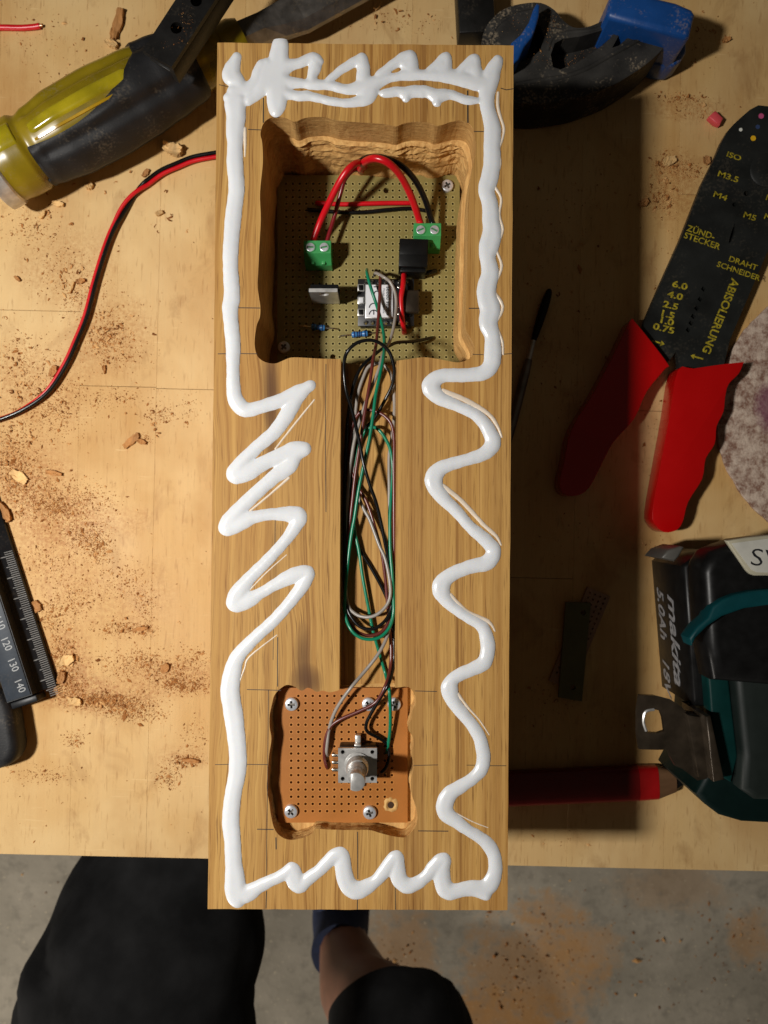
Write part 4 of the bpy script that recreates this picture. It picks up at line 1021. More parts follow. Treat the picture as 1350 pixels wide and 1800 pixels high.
prism('side_flange', [off(e0+wv, -wn*.0025+dvec*.001), off(e0+wv, dvec*.001), off(f1, Vector()), off(f1, -wn*.0025)], zb0-.004, zb1-.0026, M_BLACKBAR, bar, .0003)

prism('hole_backing', [off(e0, wn*.0008+dvec*.001), off(e0+wv, -wn*.0026+dvec*.001), off(f1, -wn*.0026), off(f0, wn*.0008)], zb1-.0075, zb1-.0060, M_BLACKBAR, bar, .0003)  # black plate added beneath the holes so they look dark
# ---- red wire offcut and twin cable
wo = wire('wire_offcut', [(-40,52,.0016),(0,48.5,.0014),(35,49,.0013),(58,47.5,.0014),(70,45.5,.0016)], .00135, M_REDW); setp(wo, 'short offcut of red insulated wire in the corner above the amber handle', 'wire')
q0, q1 = P(69, 45.6, .0016), P(74, 44.5, .0017); tube('copper_core', [q0, q1], .0007, M_COPPER, wo, 8, 1)
cab = [(447,263),(436,264.5),(420,266),(380,272.5),(340,280),(309.6,292),(285,303),(264,318),(239,339),(214,374),(191,421),(169,489),(152,554),(135,597),(115,641),(84,688),(42,719),(0,737),(-60,752)]
cp = catmull([P(x, y, .0016) for x, y in cab], 8)
twin = empty('twin_cable', (cp[60][0], cp[60][1], 0)); setp(twin, 'red and black twin cable curving across the bench from beside the block', 'cable')
nC = len(cp); offs = {1: [], -1: []}
for i, p in enumerate(cp):
    t = (Vector(cp[min(i+1, nC-1)])-Vector(cp[max(i-1, 0)])).normalized(); sd = Vector((-t.y, t.x, 0))   # left of travel
    u = i/nC
    th = R(0)+R(212)*min(1, max(0, (u-.40)/.12))+R(35)*min(1, max(0, (u-.8)/.1))
    for s in (1, -1): offs[s].append(Vector(p)+(-sd*math.cos(th)*s + Vector((0, 0, 1))*math.sin(th)*s*(-1))*.00098+Vector((0, 0, .0004)))
for s, m, nm in ((-1, M_REDW, 'red_core'), (1, M_BLKW, 'black_core')):
    vs, fs = tube_geo(offs[s], .00098, 8); autosmooth(pydata(nm, vs, fs, m, twin), 60)

# ---- pink plastic scrap
ps = prism('plastic_scrap', PXY([(1246,205),(1253,198),(1258,194),(1272,208),(1266,219),(1258,216)], .004), .0003, .0042, M_PINK, None, .0006)
setp(ps, 'small pink plastic scrap lying near the tip of the pliers', 'scrap')

# ---- clamp: black jaw with blue pad and blue lever
cl = empty('bar_clamp', (*P(1020, 110, 0)[:2], 0)); setp(cl, 'dusty black bar clamp with blue pad and blue lever behind the block', 'clamp')
zc = .024
jaw_o = [(846,120),(846,80),(852,52),(866,32),(886,16),(915,7),(950,5),(975,18),(990,36),(1008,48),(1030,48),(1052,40),(1071,29),(1090,22),(1110,30),(1150,44),(1178,52),(1172,76),(1154,97),(1130,117),(1106,133),(1083,147),(1059,157),(1035,166),(1011,173),(975,179),(947,182),(900,180),(870,176),(850,160)]
jo = [(float(a_[0]), float(a_[1])) for a_ in catmull(jaw_o, 3, True)]
rec1 = [(968,96),(975,76),(990,68),(1020,64),(1042,58),(1062,52),(1080,44),(1086,40),(1080,56),(1066,76),(1040,94),(1012,112),(985,122),(972,118)]
rec2 = [(1096,44),(1108,42),(1112,50),(1104,66),(1088,80),(1076,84),(1086,66)]
rec3 = [(920,60),(936,40),(950,46),(956,66),(950,88),(934,102),(918,108),(910,96)]
holed('jaw', PXY(jo, zc), [PXY(r_, zc) for r_ in (rec1, rec2, rec3)], .010, zc, M_CLAMP, cl)
prism('web', PXY(jo, zc), .0, .012, M_CLAMP, cl, .0015)
# raised rims along the jaw
def rim(pts, z, r): tube('rim', [P(x, y, z) for x, y in pts], r, M_CLAMP, cl, 8, 6)
rim([(905,150),(950,142),(990,136),(1030,122),(1070,100),(1110,78),(1160,52)], zc-.0006, .0013)
rim([(962,90),(972,66),(1000,58),(1040,54),(1066,44),(1090,28)], zc-.0006, .0011)
rim([(1050,92),(1075,70),(1088,48),(1092,34)], zc-.0040, .0011)
rim([(1100,92),(1112,70),(1114,48)], zc-.002, .0012)
rim([(860,100),(862,70),(875,45),(900,28),(935,20)], zc-.0006, .0010)
pad = prism('pad', PXY([(1067,22),(1075,-12),(1090,-22),(1190,2),(1218,14),(1224,24),(1214,62),(1205,66),(1072,30)], .034), .0, .034, M_BLUE, cl, .0025, 3)
prism('pad_lip', PXY([(1130,58),(1208,64),(1208,90),(1198,106),(1184,114),(1160,112),(1141,105)], .014), .0, .014, M_BLUE, cl, .0022, 3)
lev = prism('lever', PXY([(893,92),(899,74),(915,60),(930,38),(938,14),(944,4),(950,8),(948,28),(941,52),(935,66),(922,82),(912,104),(903,112),(893,106)], .034), .012, .034, M_BLUE, cl, .0016, 3)
box('rail', *P(836, -10, .016)[:2], .004, .016, .0165, .034, M_BLACKBAR, cl, R(3), .0008)

# ---- crimping pliers
pz0, pz1 = .0040, .0072
pl = empty('crimping_pliers', (*P(1200, 600, 0)[:2], 0)); setp(pl, 'black crimping pliers with yellow lettering and two red dipped handles', 'pliers')
plate = [(1333,185),(1318,193),(1303,206),(1290,218),(1281,228),(1268.5,249),(1262,265),(1255.5,280),(1234,323),(1195,423),(1160,501),(1134,561.5),(1128,584),(1166.6,641),(1178,632),(1188,618),(1192,630),(1193,650),(1210,655),(1268,648),(1273,639.5),(1283.6,596),(1307.5,540),(1333.5,479),(1350,440),(1390,352),(1402,300),(1400,240),(1385,205),(1362,188)]
teeth = [[(1232+dx, 508+dy), (1236+dx, 503+dy), (1241+dx, 508+dy), (1237+dx, 513+dy)] for dx, dy in ((0,0),(-6,18),(-12,34),(-18,48),(-22,60),(-27,72))]
slit = [(1282,420),(1287,404),(1292,392),(1292,408),(1286,424),(1281,428)]
dots_h = [ring(*P(1291,359.5,pz1)[:2], .0010, 12), ring(*P(1312,340,pz1)[:2], .0012, 12)]
holed('blade_plate', PXY([(x, y) for x, y in plate], pz1), [PXY(t_, pz1) for t_ in teeth]+[PXY(slit, pz1)]+dots_h, pz0, pz1, M_PLIER, pl)
prism('lower_plate', PXY([(1322,200),(1275,255),(1200,430),(1145,560),(1172,600),(1215,560),(1260,620),(1300,545),(1345,430),(1385,330),(1380,220)], pz0), .0012, pz0-.0001, M_PLIER, pl, .0003)
lathe('pivot', [(.0078, pz1), (.0078, pz1+.0006), (.0070, pz1+.0011), (.0, pz1+.0012)], M_PLIER, pl, 36, Matrix.Translation((*P(1347, 300, pz1)[:2], 0)))
def grip(pts, z0, z1, bev):
    q = [(float(a_[0]), float(a_[1])) for a_ in catmull(pts, 3, True)]
    return prism('dipped_handle', PXY(q, (z0+z1)/2), z0, z1, M_REDGRIP, pl, bev, 4)
grip([(1103.7,566),(1109,570),(1135,602),(1166.6,644),(1162,652),(1130,691.5),(1108,739),(1073,778),(1052,817),(1030,858),(1008,872),(985,868),(979,848),(986.7,813),(1000,756.5),(1039,691.5),(1073,626.5),(1095,580)], .0008, .0122, .0050)
grip([(1183,655),(1210,652),(1250,646),(1294,641),(1296,643),(1288,661),(1271,678.5),(1265,700),(1262,726),(1250,752),(1246.8,782),(1231,808),(1225,843),(1201,882),(1192,915),(1181,931),(1160,935),(1144,922),(1139.5,900),(1151.4,830),(1168.7,735)], .0008, .0126, .0052)
zt_ = pz1+.00005
def pt(txt, px, py, size, ang=-19, xs=1.15, bold=.012): lettering(txt, P(px, py, zt_), size, M_YELINK, pl, (0, 0, R(ang)), xs=xs, bold=bold)
pt('ISO', 1290, 275, .0034, xs=1.4); pt('M3.5', 1280, 311, .0037, xs=1.4); pt('M4', 1266, 345, .0037, xs=1.45); pt('M5', 1318, 381, .0037, xs=1.35); pt('M6', 1356, 350, .0037); pt('M5', 1353, 383, .0037)
pt('ZÜND-', 1232, 409, .0040, xs=1.05); pt('STECKER', 1234, 424, .0040, xs=1.08); pt('DRAHT', 1306, 463, .0036, xs=1.15); pt('SCHNEIDER', 1298, 477, .0036, xs=1.1)
for t_, px, py in (('6.0',1195,502),('4.0',1187,520),('2.5',1179,537.5),('1.5',1173,553),('1.0',1171,565),('0.75',1167,578)): pt(t_, px, py, .0041, -14, 1.45, .025)
pt('ABISOLIERUNG', 1266, 556, .0054, -112, 1.0, .02)
def arrow(px, py, ang, ln=.0062):
    c = P(px, py, zt_); ca, sa = math.cos(ang), math.sin(ang)
    q = [(-ln/2, -.00035), (ln*.2, -.00035), (ln*.2, -.0013), (ln/2, 0), (ln*.2, .0013), (ln*.2, .00035), (-ln/2, .00035)]
    prism('arrow_mark', [(c.x+x*ca-y*sa, c.y+x*sa+y*ca) for x, y in q], zt_, zt_+.00005, M_YELINK, pl, 0)
arrow(1157, 602, R(-16)); arrow(1225, 628, R(164))
M_DOTP = mat('pink_paint', srgb(196, 84, 130), .5); M_DOTB = mat('blue_paint', srgb(52, 70, 110), .5); M_DOTY = mat('yellow_paint', srgb(236, 184, 30), .5); M_DOTW = mat('white_paint', srgb(220, 220, 210), .5)
for px, py, m, r_ in ((1338, 204, M_DOTP, .00125), (1332, 223, M_DOTB, .0010), (1324, 243, M_DOTY, .00125), (1302, 228, M_DOTW, .0008)):
    q = P(px, py, zt_); lathe('paint_dot', [(r_, zt_), (r_, zt_+.00006)], m, pl, 16, Matrix.Translation((q.x, q.y, 0)))

# ---- sanding disc
dc = P(1498, 728, .0018); rr_ = 240*(ZC-.0018)/F
pts = [(dc.x+(rr_+random.uniform(-.0004, .0003))*math.cos(t), dc.y+(rr_+random.uniform(-.0004, .0003))*math.sin(t)) for t in np.linspace(0, 2*math.pi, 161)[:-1]]
sd_ = prism('sanding_disc', pts, .0004, .0020, M_DISC, None, .0003, 1); setp(sd_, 'round mottled sanding disc with its fleece side up beside the red handle', 'sanding disc')

# ---- cordless tool
dr = empty('cordless_drill', (*P(1290, 1180, 0)[:2], 0)); setp(dr, 'black and teal cordless power tool with its battery lying at the bench edge', 'power tool')
b0, b1 = P(1143, 985, 0), P(1161, 1205, 0)
bat = prism('battery', [(b0.x, b0.y), (b1.x, b1.y), (.24, b1.y-.004), (.24, b0.y+.004), (b0.x+.012, b0.y+.006), (b0.x+.004, b0.y+.0035)], .0, .040, M_BLACKPL, dr, .0022, 3, False)
ed = (b1-b0).normalized(); nrm_ = Vector((ed.y, -ed.x, 0))
if nrm_.x > 0: nrm_ = -nrm_
def side_text(txt, along, zc_, size, shear=0.0, bold=.01, xs=1.0, m=M_WHITE):
    o_ = b0+ed*along+nrm_*.0001+Vector((0, 0, zc_))
    MM = Matrix.Identity(4)
    for i in range(3): MM[i][0], MM[i][1], MM[i][2], MM[i][3] = ed[i], (0, 0, 1)[i], nrm_[i], o_[i]
    lettering(txt, None, size, m, bat, M=MM, shear=shear, bold=bold, xs=xs)
M_SILVER = mat('silver_print', (.26, .26, .27), .4, .2, var=.3, vscale=400)
side_text('makita', .0335, .0235, .0135, .30, .02, 1.12, M_SILVER); side_text('5.0Ah', .0235, .0095, .0105, .30, .02, .95, M_SILVER); side_text('18V', .0520, .0095, .0105, .30, .015, 1.0, M_SILVER)
zf = .060
base_o = [(1196,1000),(1200,985),(1212,966),(1228,958),(1262,946),(1300,941),(1350,938),(1450,936),(1450,1200),(1215,1180),(1204,1120)]
prism('handle_foot', PXY([(x+6, y) for x, y in base_o], .0402), .0402, zf, M_BLACKPL, dr, .0045, 4)
prism('release_button', PXY([(1165,982),(1178,968),(1200,960),(1208,962),(1198,980),(1190,988)], .044), .020, .0415, mat('grey_plastic', (.09, .085, .075), .4), dr, .002, 3)
prism('trim_band', PXY([(1212,1122),(1226,1102),(1245,1086),(1253,1067),(1270,1054),(1292,1045),(1320,1039),(1350,1036),(1450,1034),(1450,1070),(1350,1064),(1309,1070),(1270,1084),(1244,1102),(1224,1122),(1217,1136)], zf+.004), zf-.006, zf+.004, M_TEAL, dr, .0012, 3)
hous = [(1214,1128),(1226,1140),(1232,1200),(1226,1290),(1214,1340),(1197,1372),(1213,1390),(1238,1409),(1276,1420),(1350,1424),(1480,1424),(1480,1085),(1350,1082),(1309,1088),(1267,1102),(1240,1115)]
prism('housing', PXY(hous, .030), .0, .046, M_DKTEAL, dr, .014, 5)
prism('side_panel', PXY([(1242,1152),(1276,1143),(1287,1236),(1298,1330),(1286,1376),(1262,1362),(1250,1260)], .048), .040, .048, M_TEALP, dr, .0012, 3)
prism('rubber_cover', PXY([(1290,1150),(1310,1112),(1350,1102),(1470,1100),(1470,1410),(1330,1408),(1304,1390),(1308,1330),(1298,1236)], .054), .042, .054, mat('dark_green_rubber', (.004, .009, .007), .6), dr, .003, 4)
# label plate held to the foot
lp = [(1276,950),(1310,945),(1350,941),(1440,938),(1440,1014),(1350,1012),(1326,1012),(1318,1009),(1312,1003)]
pltw = prism('name_plate', PXY(lp, zf+.0014), zf-.001, zf+.0014, mat('ivory_plastic', srgb(176, 170, 148), .45), dr, .0006, 2)
lp2 = [(1286,955),(1350,947),(1434,944),(1434,1008),(1330,1006),(1320,1001)]
prism('name_field', PXY(lp2, zf+.0016), zf+.0013, zf+.0016, mat('paper_white', srgb(196, 194, 184), .6), pltw, 0)
lettering('SV', P(1318, 980, zf+.0017), .0098, M_INK, pltw, (0, 0, R(-6)), bold=-.008, xs=1.25, align='LEFT')
# bent metal belt hook
hk_o = [(1124,1222),(1150,1223),(1181,1231),(1200,1244),(1212,1258),(1226,1262),(1230,1300),(1232,1341),(1242,1369),(1226,1372),(1200,1352),(1187,1346),(1178,1330),(1175.6,1318),(1150,1318),(1124,1317),(1120,1290),(1120,1250)]
hk_h = [(1134,1250),(1150,1247),(1160,1249),(1165,1262),(1168,1285),(1156,1289),(1138,1288),(1132,1270)]
holed('belt_hook', PXY(hk_o, .046), [PXY(hk_h, .046)], .0438, .046, M_BRONZE, dr)
tube('hook_edge', [P(x, y, .0462) for x, y in ((1136,1285),(1131,1268),(1135,1251),(1150,1247))], .0006, M_STEEL, dr, 6, 6)
hk2 = prism('hook_clip', PXY([(1241,1260),(1250,1259),(1274,1371),(1255,1375)], .056), .030, .056, M_BRONZE, dr, .0006, 2)
prism('hook_bridge', PXY([(1208,1256),(1243,1262),(1256,1370),(1228,1368)], .050), .040, .050, M_BRONZE, dr, .0012, 2)

# ---- red carpenter's pencil half under the block's shadow
pa, pb = P(845, 1387, .004), P(1119, 1375, .004); pd = (pb-pa).normalized(); psd = Vector((-pd.y, pd.x, 0)); 
pc = empty('carpenter_pencil', (*P(1000, 1381, 0)[:2], 0)); setp(pc, 'flat red carpenter pencil with sharpened wooden end pointing at the power tool', 'pencil')
def flatbar(name, c0, c1, w0, w1, h0_, h1_, m, n=20):
    vs, fs = [], []
    for c, w_, h_ in ((c0, w0, h0_), (c1, w1, h1_)):
        for k in range(n):
            t = 2*math.pi*k/n; ct, st = math.cos(t), math.sin(t)
            ex = math.copysign(abs(ct)**.6, ct)*w_/2; ez = math.copysign(abs(st)**.6, st)*h_/2
            vs.append(c+psd*ex+Vector((0, 0, ez)))
    for k in range(n): fs.append((k, (k+1) % n, n+(k+1) % n, n+k))
    fs.append(tuple(reversed(range(n)))); fs.append(tuple(range(n, 2*n)))
    return autosmooth(pydata(name, vs, fs, m, pc), 50)
hz = Vector((0, 0, .0005)); wpn = 60*(ZC-.004)/F
flatbar('painted_body', pa+hz, pb+hz, wpn, wpn, .0085, .0085, M_PENCILRED); flatbar('lit_body_end', pb+hz+pd*.0001, pb+hz+pd*.0091, wpn*1.005, wpn*.97, .0085, .0083, M_PENCILLIT)  # brighter red paints in the light beyond the block's shadow
e_ = pb+hz+pd*.0092
flatbar('sharpened_wood', e_, e_+pd*.0085, wpn*.96, wpn*.62, .0080, .0050, M_PENCILWD); flatbar('lead', e_+pd*.0086, e_+pd*.0125, wpn*.5, wpn*.22, .0036, .0022, M_BLACKPL)

# ---- slim screwdriver in the shadow of the block
sa, sb, sc_, se = P(966.5, 508, .0025), P(938, 598, .0025), P(929.5, 632, .0025), P(903, 735, .0025)
sv = empty('slim_screwdriver', (sb.x, sb.y, 0)); setp(sv, 'slim screwdriver with black handle lying in the shadow beside the block', 'screwdriver')
tube('handle', [sa, sa+(sb-sa)*.06, sa+(sb-sa)*.3, sa+(sb-sa)*.7, sb], [.0006, .0015, .0021, .0019, .0013], M_BLACKPL, sv, 12, 4)
tube('ferrule', [sb, sc_], [.0011, .0014], M_STEEL, sv, 12, 1)
tube('shank', [sc_, sc_+(se-sc_)*.2, se, se+(se-sc_)*.5], [.0016, .0021, .0022, .0018], M_DARKST, sv, 12, 2)

# ---- two offcuts of circuit board lying in the shadow
o1 = [(995,1058),(1038.7,1060),(1023,1233),(982,1226)]
q = P(1025, 1077, .0034); q2 = P(1007, 1209, .0034)
of1 = holed('board_offcut', PXY(o1, .0034), [ring(q.x, q.y, .0013, 14), ring(q2.x, q2.y, .0013, 14)], .0018, .0034, M_OFFCUT); setp(of1, 'narrow plain green circuit board offcut lying on top of the other in the shadow', 'board offcut', 'circuit board offcuts')
A_, B_ = P(1053, 1040, .0016), P(985, 1205, .0016); dd = (B_-A_).normalized(); ss = Vector((-dd.y, dd.x, 0)); hw_ = .0058; Ln = (B_-A_).length
hs = []
for i in range(int(Ln/.00254)-1):
    for j in (-1.5, -.5, .5, 1.5):
        c = A_+dd*(.002+i*.00254)+ss*j*.00254; hs.append(ring(c.x, c.y, .0005, 6))
of2 = holed('board_offcut', [off(A_, ss*hw_), off(B_, ss*hw_), off(B_, -ss*hw_), off(A_, -ss*hw_)], hs, .0002, .0016, M_OFFCUT2); setp(of2, 'perforated brown circuit board offcut under the green one in the shadow', 'board offcut', 'circuit board offcuts')

# ---- black scale at the edge of the bench
zr = .013
rl = empty('measuring_scale', (*P(60, 1150, 0)[:2], 0)); setp(rl, 'black measuring scale with white graduations at the edge of the picture', 'ruler')
d0, d1 = P(0, 905, .004), P(104, 1226, .004); rd = (d1-d0).normalized(); rs = Vector((-rd.y, rd.x, 0))
if rs.x > 0: rs = -rs      # towards the far left
st_ = d0-rd*.06; en_ = d0+rd*((P(98, 1205, .004)-d0).dot(rd))
# body section across the scale: bevelled edge, raised top
secx = [(0, .0002), (0, .0028), (.0070, .0075), (.0070, zr), (.0190, zr), (.0190, .0002)]
vs = [st_+rs*x+Vector((0, 0, z-.004)) for x, z in secx]+[en_+rs*x+Vector((0, 0, z-.004)) for x, z in secx]
n6 = 6; fs = [(k, (k+1) % n6, n6+(k+1) % n6, n6+k) for k in range(n6)]+[tuple(range(n6)), tuple(reversed(range(n6, 2*n6)))]
me = bpy.data.meshes.new('body'); me.from_pydata([tuple(v) for v in vs], [], fs); fixn(me); body = obj('scale_body', me, M_RULER, rl)
tb0, tb1 = st_+rs*.0074, en_+rs*.0074-rd*.0005
prism('top_strip', [off(tb0, Vector()), off(tb1, Vector()), off(tb1, rs*.0112), off(tb0, rs*.0112)], zr+.0001, zr+.0006, M_RULERTOP, rl, .0001)
box('end_stop', *(en_+rs*.0125+rd*.0022)[:2], .002, zr-.0015, .0125, .0030, M_RULER, rl, math.atan2(-rs.y, -rs.x), .0005)
# graduations on the bevelled edge, 1 mm apart, cut into one scale
p140 = P(76, 1196, .006); along140 = (p140-st_).dot(rd)
vs, fs = [], []
nb_ = Vector((rs.x*-.0047, rs.y*-.0047, .0070)).normalized()
for mm in range(78, 149):
    s_ = along140+(mm-140)*.001
    ln = (.0002, .0050) if mm % 10 == 0 else (.0002, .0040) if mm % 5 == 0 else (.0002, .0032)
    w_ = .00016 if mm % 10 else .0002
    k = len(vs)
    for sgn, f in ((-1, ln[0]), (1, ln[0]), (1, ln[1]), (-1, ln[1])):
        t = f/.0070; vs.append(st_+rd*(s_+sgn*w_)+rs*f+Vector((0, 0, .0028+.0047*t-.004+.00006)))
    fs.append((k, k+1, k+2, k+3))
setp(pydata('graduations', vs, fs, M_SCALE, rl), kind='stuff')
for mm in (90, 100, 110, 120, 130, 140):
    c = st_+rd*(along140+(mm-140)*.001-.0016)+rs*.0108; lettering(str(mm), (c.x, c.y, zr+.00065), .0049, M_SCALE, rl, (0, 0, math.atan2(rd.y, rd.x)+R(6)), xs=.9)
# ---- rounded black handle end below the scale
bh = prism('tool_handle', [(float(a_[0]), float(a_[1])) for a_ in catmull(PXY([(-60,1205),(-10,1210),(14,1238),(24,1285),(28,1318),(20,1340),(2,1352),(-40,1362),(-90,1350)], .014), 4, True)], .0, .014, M_BLACKRB, None, .004, 4)
setp(bh, 'rounded black tool handle end just below the black scale', 'handle')

# ================================================================== CHIPS AND SAWDUST
def chip(px, py, ln, wd, ang, th, m, label, curl=.3):
    ln *= .72; wd *= .7
    c = P(px, py, 0); nU_, nV_ = 9, 6; vs, fs = [], []
    ca, sa_ = math.cos(ang), math.sin(ang); sd0 = random.random()*50
    for top in (1, 0):
        for i in range(nU_):
            for j in range(nV_):
                u = i/(nU_-1)-.5; v_ = j/(nV_-1)-.5
                wf = 1-.5*abs(u)*2*random.uniform(.6, 1.2)
                x = u*ln+random.uniform(-.04, .04)*ln; y = v_*wd*wf+random.uniform(-.06, .06)*wd
                z = .0003+curl*(u*u*1.5+v_*v_*.6)*wd+abs(random.gauss(0, .05))*wd+(th*(1+.35*noise.noise(Vector((u*4+sd0, v_*9, 0)))) if top else 0)
                vs.append((c.x+x*ca-y*sa_, c.y+x*sa_+y*ca, z))
    def id_(t, i, j): return (0 if t else nU_*nV_)+i*nV_+j
    for i in range(nU_-1):
        for j in range(nV_-1):
            fs.append((id_(1,i,j), id_(1,i+1,j), id_(1,i+1,j+1), id_(1,i,j+1))); fs.append((id_(0,i,j+1), id_(0,i+1,j+1), id_(0,i+1,j), id_(0,i,j)))
    for i in range(nU_-1):
        fs.append((id_(1,i+1,0), id_(1,i,0), id_(0,i,0), id_(0,i+1,0))); fs.append((id_(1,i,nV_-1), id_(1,i+1,nV_-1), id_(0,i+1,nV_-1), id_(0,i,nV_-1)))
    for j in range(nV_-1):
        fs.append((id_(1,0,j), id_(1,0,j+1), id_(0,0,j+1), id_(0,0,j))); fs.append((id_(1,nU_-1,j+1), id_(1,nU_-1,j), id_(0,nU_-1,j), id_(0,nU_-1,j+1)))
    o = pydata('wood_chip', vs, fs, m); setp(o, label, 'wood chip', 'wood chips scattered on the bench'); return o
chip(208, 46, .0200, .0065, R(75), .0014, M_CHIPD, 'long brown wood chip standing above the amber handle')
chip(198, 80, .0085, .0050, R(150), .0016, M_CHIP, 'pale blocky wood chip touching the long brown chip')
chip(306, 266, .0125, .0085, R(-20), .0028, M_CHIP, 'large pale fibrous wood chip above the bend of the twin cable')
chip(257, 306, .0060, .0035, R(50), .0008, M_CHIPD, 'small brown wood chip partly under the twin cable')
chip(159, 329, .0050, .0045, R(40), .0014, M_CHIP, 'small square wood chip below the black part of the chisel handle')
chip(104, 360, .0072, .0038, R(-12), .0012, M_CHIP, 'pale oblong wood chip below the steel cap of the chisel')
chip(76, 379, .0060, .0030, R(60), .0010, M_CHIP, 'small upright sliver between the chisel cap and the scattered dust')
chip(281, 376, .0050, .0035, R(20), .0010, M_CHIP, 'small pale wood chip inside the curve of the twin cable')
chip(128, 506, .0080, .0014, R(70), .0010, M_CHIP, 'bright splinter standing beside the straight run of the cable')
chip(144, 495, .0055, .0035, R(10), .0012, M_CHIPD, 'dark brown wood chip next to the bright splinter')
chip(32, 491, .0045, .0022, R(-45), .0010, M_CHIPD, 'lone dark wood chip on the clear part of the bench')
chip(95, 653, .0075, .0050, R(65), .0008, M_CHIPD, 'reddish wood flake beside the lower bend of the cable')
chip(185, 650, .0055, .0012, R(88), .0010, M_CHIPD, 'upright brown splinter above the joint line of the bench')
chip(96, 832, .0105, .0036, R(-12), .0010, M_CHIPD, 'brown oblong wood chip above the densest sawdust')
chip(35, 838, .0120, .0070, R(-35), .0005, M_CHIP, 'pale triangular wood flake among the sawdust')
chip(232, 775, .0125, .0052, R(40), .0006, M_CHIPD, 'greyish wood flake on the bare bench left of the zigzag glue')
chip(250, 777, .0060, .0034, R(-20), .0010, M_CHIPD, 'dark wood crumb beside the greyish flake')
chip(10, 900, .0140, .0060, R(-60), .0016, M_CHIPD, 'curled brown shaving at the upper end of the black scale')
chip(66, 1065, .0075, .0060, R(-60), .0008, M_CHIPD, 'orange brown flake against the middle of the black scale')
chip(118, 1160, .0110, .0075, R(20), .0010, M_CHIP, 'broad pale flake beside the lower end of the black scale')
chip(110, 1190, .0080, .0050, R(70), .0014, M_CHIPD, 'brown curl just below the broad pale flake')
chip(133, 1232, .0085, .0058, R(-10), .0010, M_CHIP, 'light flake in the lower drift of sawdust')
chip(291, 1174, .0068, .0055, R(60), .0008, M_CHIPD, 'flat orange brown flake standing apart near the block')
chip(248, 1105, .0100, .0030, R(8), .0010, M_CHIPD, 'brown shaving in the middle of the scattered sawdust')
chip(336, 1336, .0110, .0030, R(-8), .0010, M_CHIPD, 'dark shaving beside the lower corner of the block')
chip(1175, 285, .0085, .0060, R(20), .0009, M_CHIP, 'pale curled shaving at the edge of the shadow by the pliers')
chip(1240, 284, .0042, .0062, R(10), .0010, M_CHIPD, 'square brown flake near the upper edge of the pliers')
chip(1130, 358, .0060, .0050, R(30), .0012, M_CHIPD, 'brown chip right on the edge of the block shadow')
chip(1275, 72, .0055, .0034, R(20), .0010, M_CHIPD, 'small brown chip on the bench past the blue clamp pad')
chip(663, 12, .0060, .0040, R(60), .0010, M_CHIP, 'pale chip on the bench behind the block')

# fine sawdust: nobody could count it
CL = [(60,660,70,60,160),(90,720,60,40,260),(20,790,40,60,260),(60,870,60,40,380),(25,830,40,40,260),(150,880,50,26,170),(100,895,36,18,200),(150,940,40,26,240),(172,965,22,20,160),(80,990,40,30,110),(130,1055,36,40,160),(215,1020,40,34,130),(255,1065,18,24,60),(215,1105,38,12,130),(255,1107,16,10,60),(85,1085,22,30,110),(110,1150,24,34,180),(170,1230,48,13,420),(215,1240,50,14,300),(120,1200,28,30,230),(240,1255,36,12,160),(330,1205,40,12,170),(300,1190,40,22,150),(250,1160,34,18,110),(215,1170,60,26,160),(340,1160,28,18,70),(330,1336,24,7,90),(295,1365,22,20,70),(80,1362,50,14,60),(130,1300,18,14,40),(345,1290,26,24,40),
      (180,560,50,60,130),(190,600,30,30,160),(110,470,60,40,90),(60,400,50,30,70),(130,520,26,30,70),(30,620,40,40,70),(220,620,40,30,80),(280,730,26,16,60),(200,700,60,20,80),(255,770,10,8,30),(330,720,20,26,26),(60,60,60,60,40),(150,130,80,70,36),(300,70,40,30,16),
      (1175,290,26,20,130),(1165,350,24,26,110),(1215,300,24,16,60),(1130,120,50,20,50),(1200,175,40,10,60),(1225,190,30,20,40),(1240,80,40,40,22),(1190,60,30,20,20),(640,30,80,30,34),(720,40,60,20,20),(1170,470,30,60,24),(1150,760,16,60,30),(1200,830,30,30,24),(1215,650,20,20,14),(1140,960,20,20,16),(1040,360,60,60,30),(960,430,60,80,40),(1020,540,60,40,30),(960,640,60,50,40),(1040,720,50,60,40),(1000,930,60,60,22),(960,1230,50,40,40),(1060,1260,40,40,14),(970,1470,60,20,8)]
vs, fs = [], []
def flake(x, y, sz, el, big):
    a_ = random.random()*6.283; ca, sa_ = math.cos(a_), math.sin(a_); k = len(vs)
    tl = random.uniform(.1, .55)*sz
    pts = [(-el*sz, 0, .00003), (0, -.5*sz, .00003+tl*random.random()), (el*sz, random.uniform(-.3, .3)*sz, .00003+tl*random.random()), (random.uniform(-.4, .4)*sz, .5*sz, .00003+tl*.3), (0, 0, .00008+tl)]
    for px, py, pz in pts: vs.append((x+px*ca-py*sa_, y+px*sa_+py*ca, pz+.00008))
    for q in ((0,1,4),(1,2,4),(2,3,4),(3,0,4),(3,2,1,0)): fs.append(tuple(k+i for i in q))
for cx, cy, sx, sy, n_ in CL:
    for _ in range(int(n_*4.0)):
        px, py = cx+random.gauss(0, 1)*sx*.62, cy+random.gauss(0, 1)*sy*.62
        q = P(px, py, 0)
        if -.46 < q.x < .46 and q.y > -.160: flake(q.x, q.y, abs(random.lognormvariate(-8.45, .62)), random.uniform(.5, 1.3), 0)
for _ in range(1500):
    px, py = random.uniform(-60, 1400), random.uniform(-60, 1500)
    if random.random() > (1.0 if px < 400 else .35): continue
    q = P(px, py, 0); flake(q.x, q.y, abs(random.lognormvariate(-8.4, .5)), random.uniform(.4, 1.6), 0)
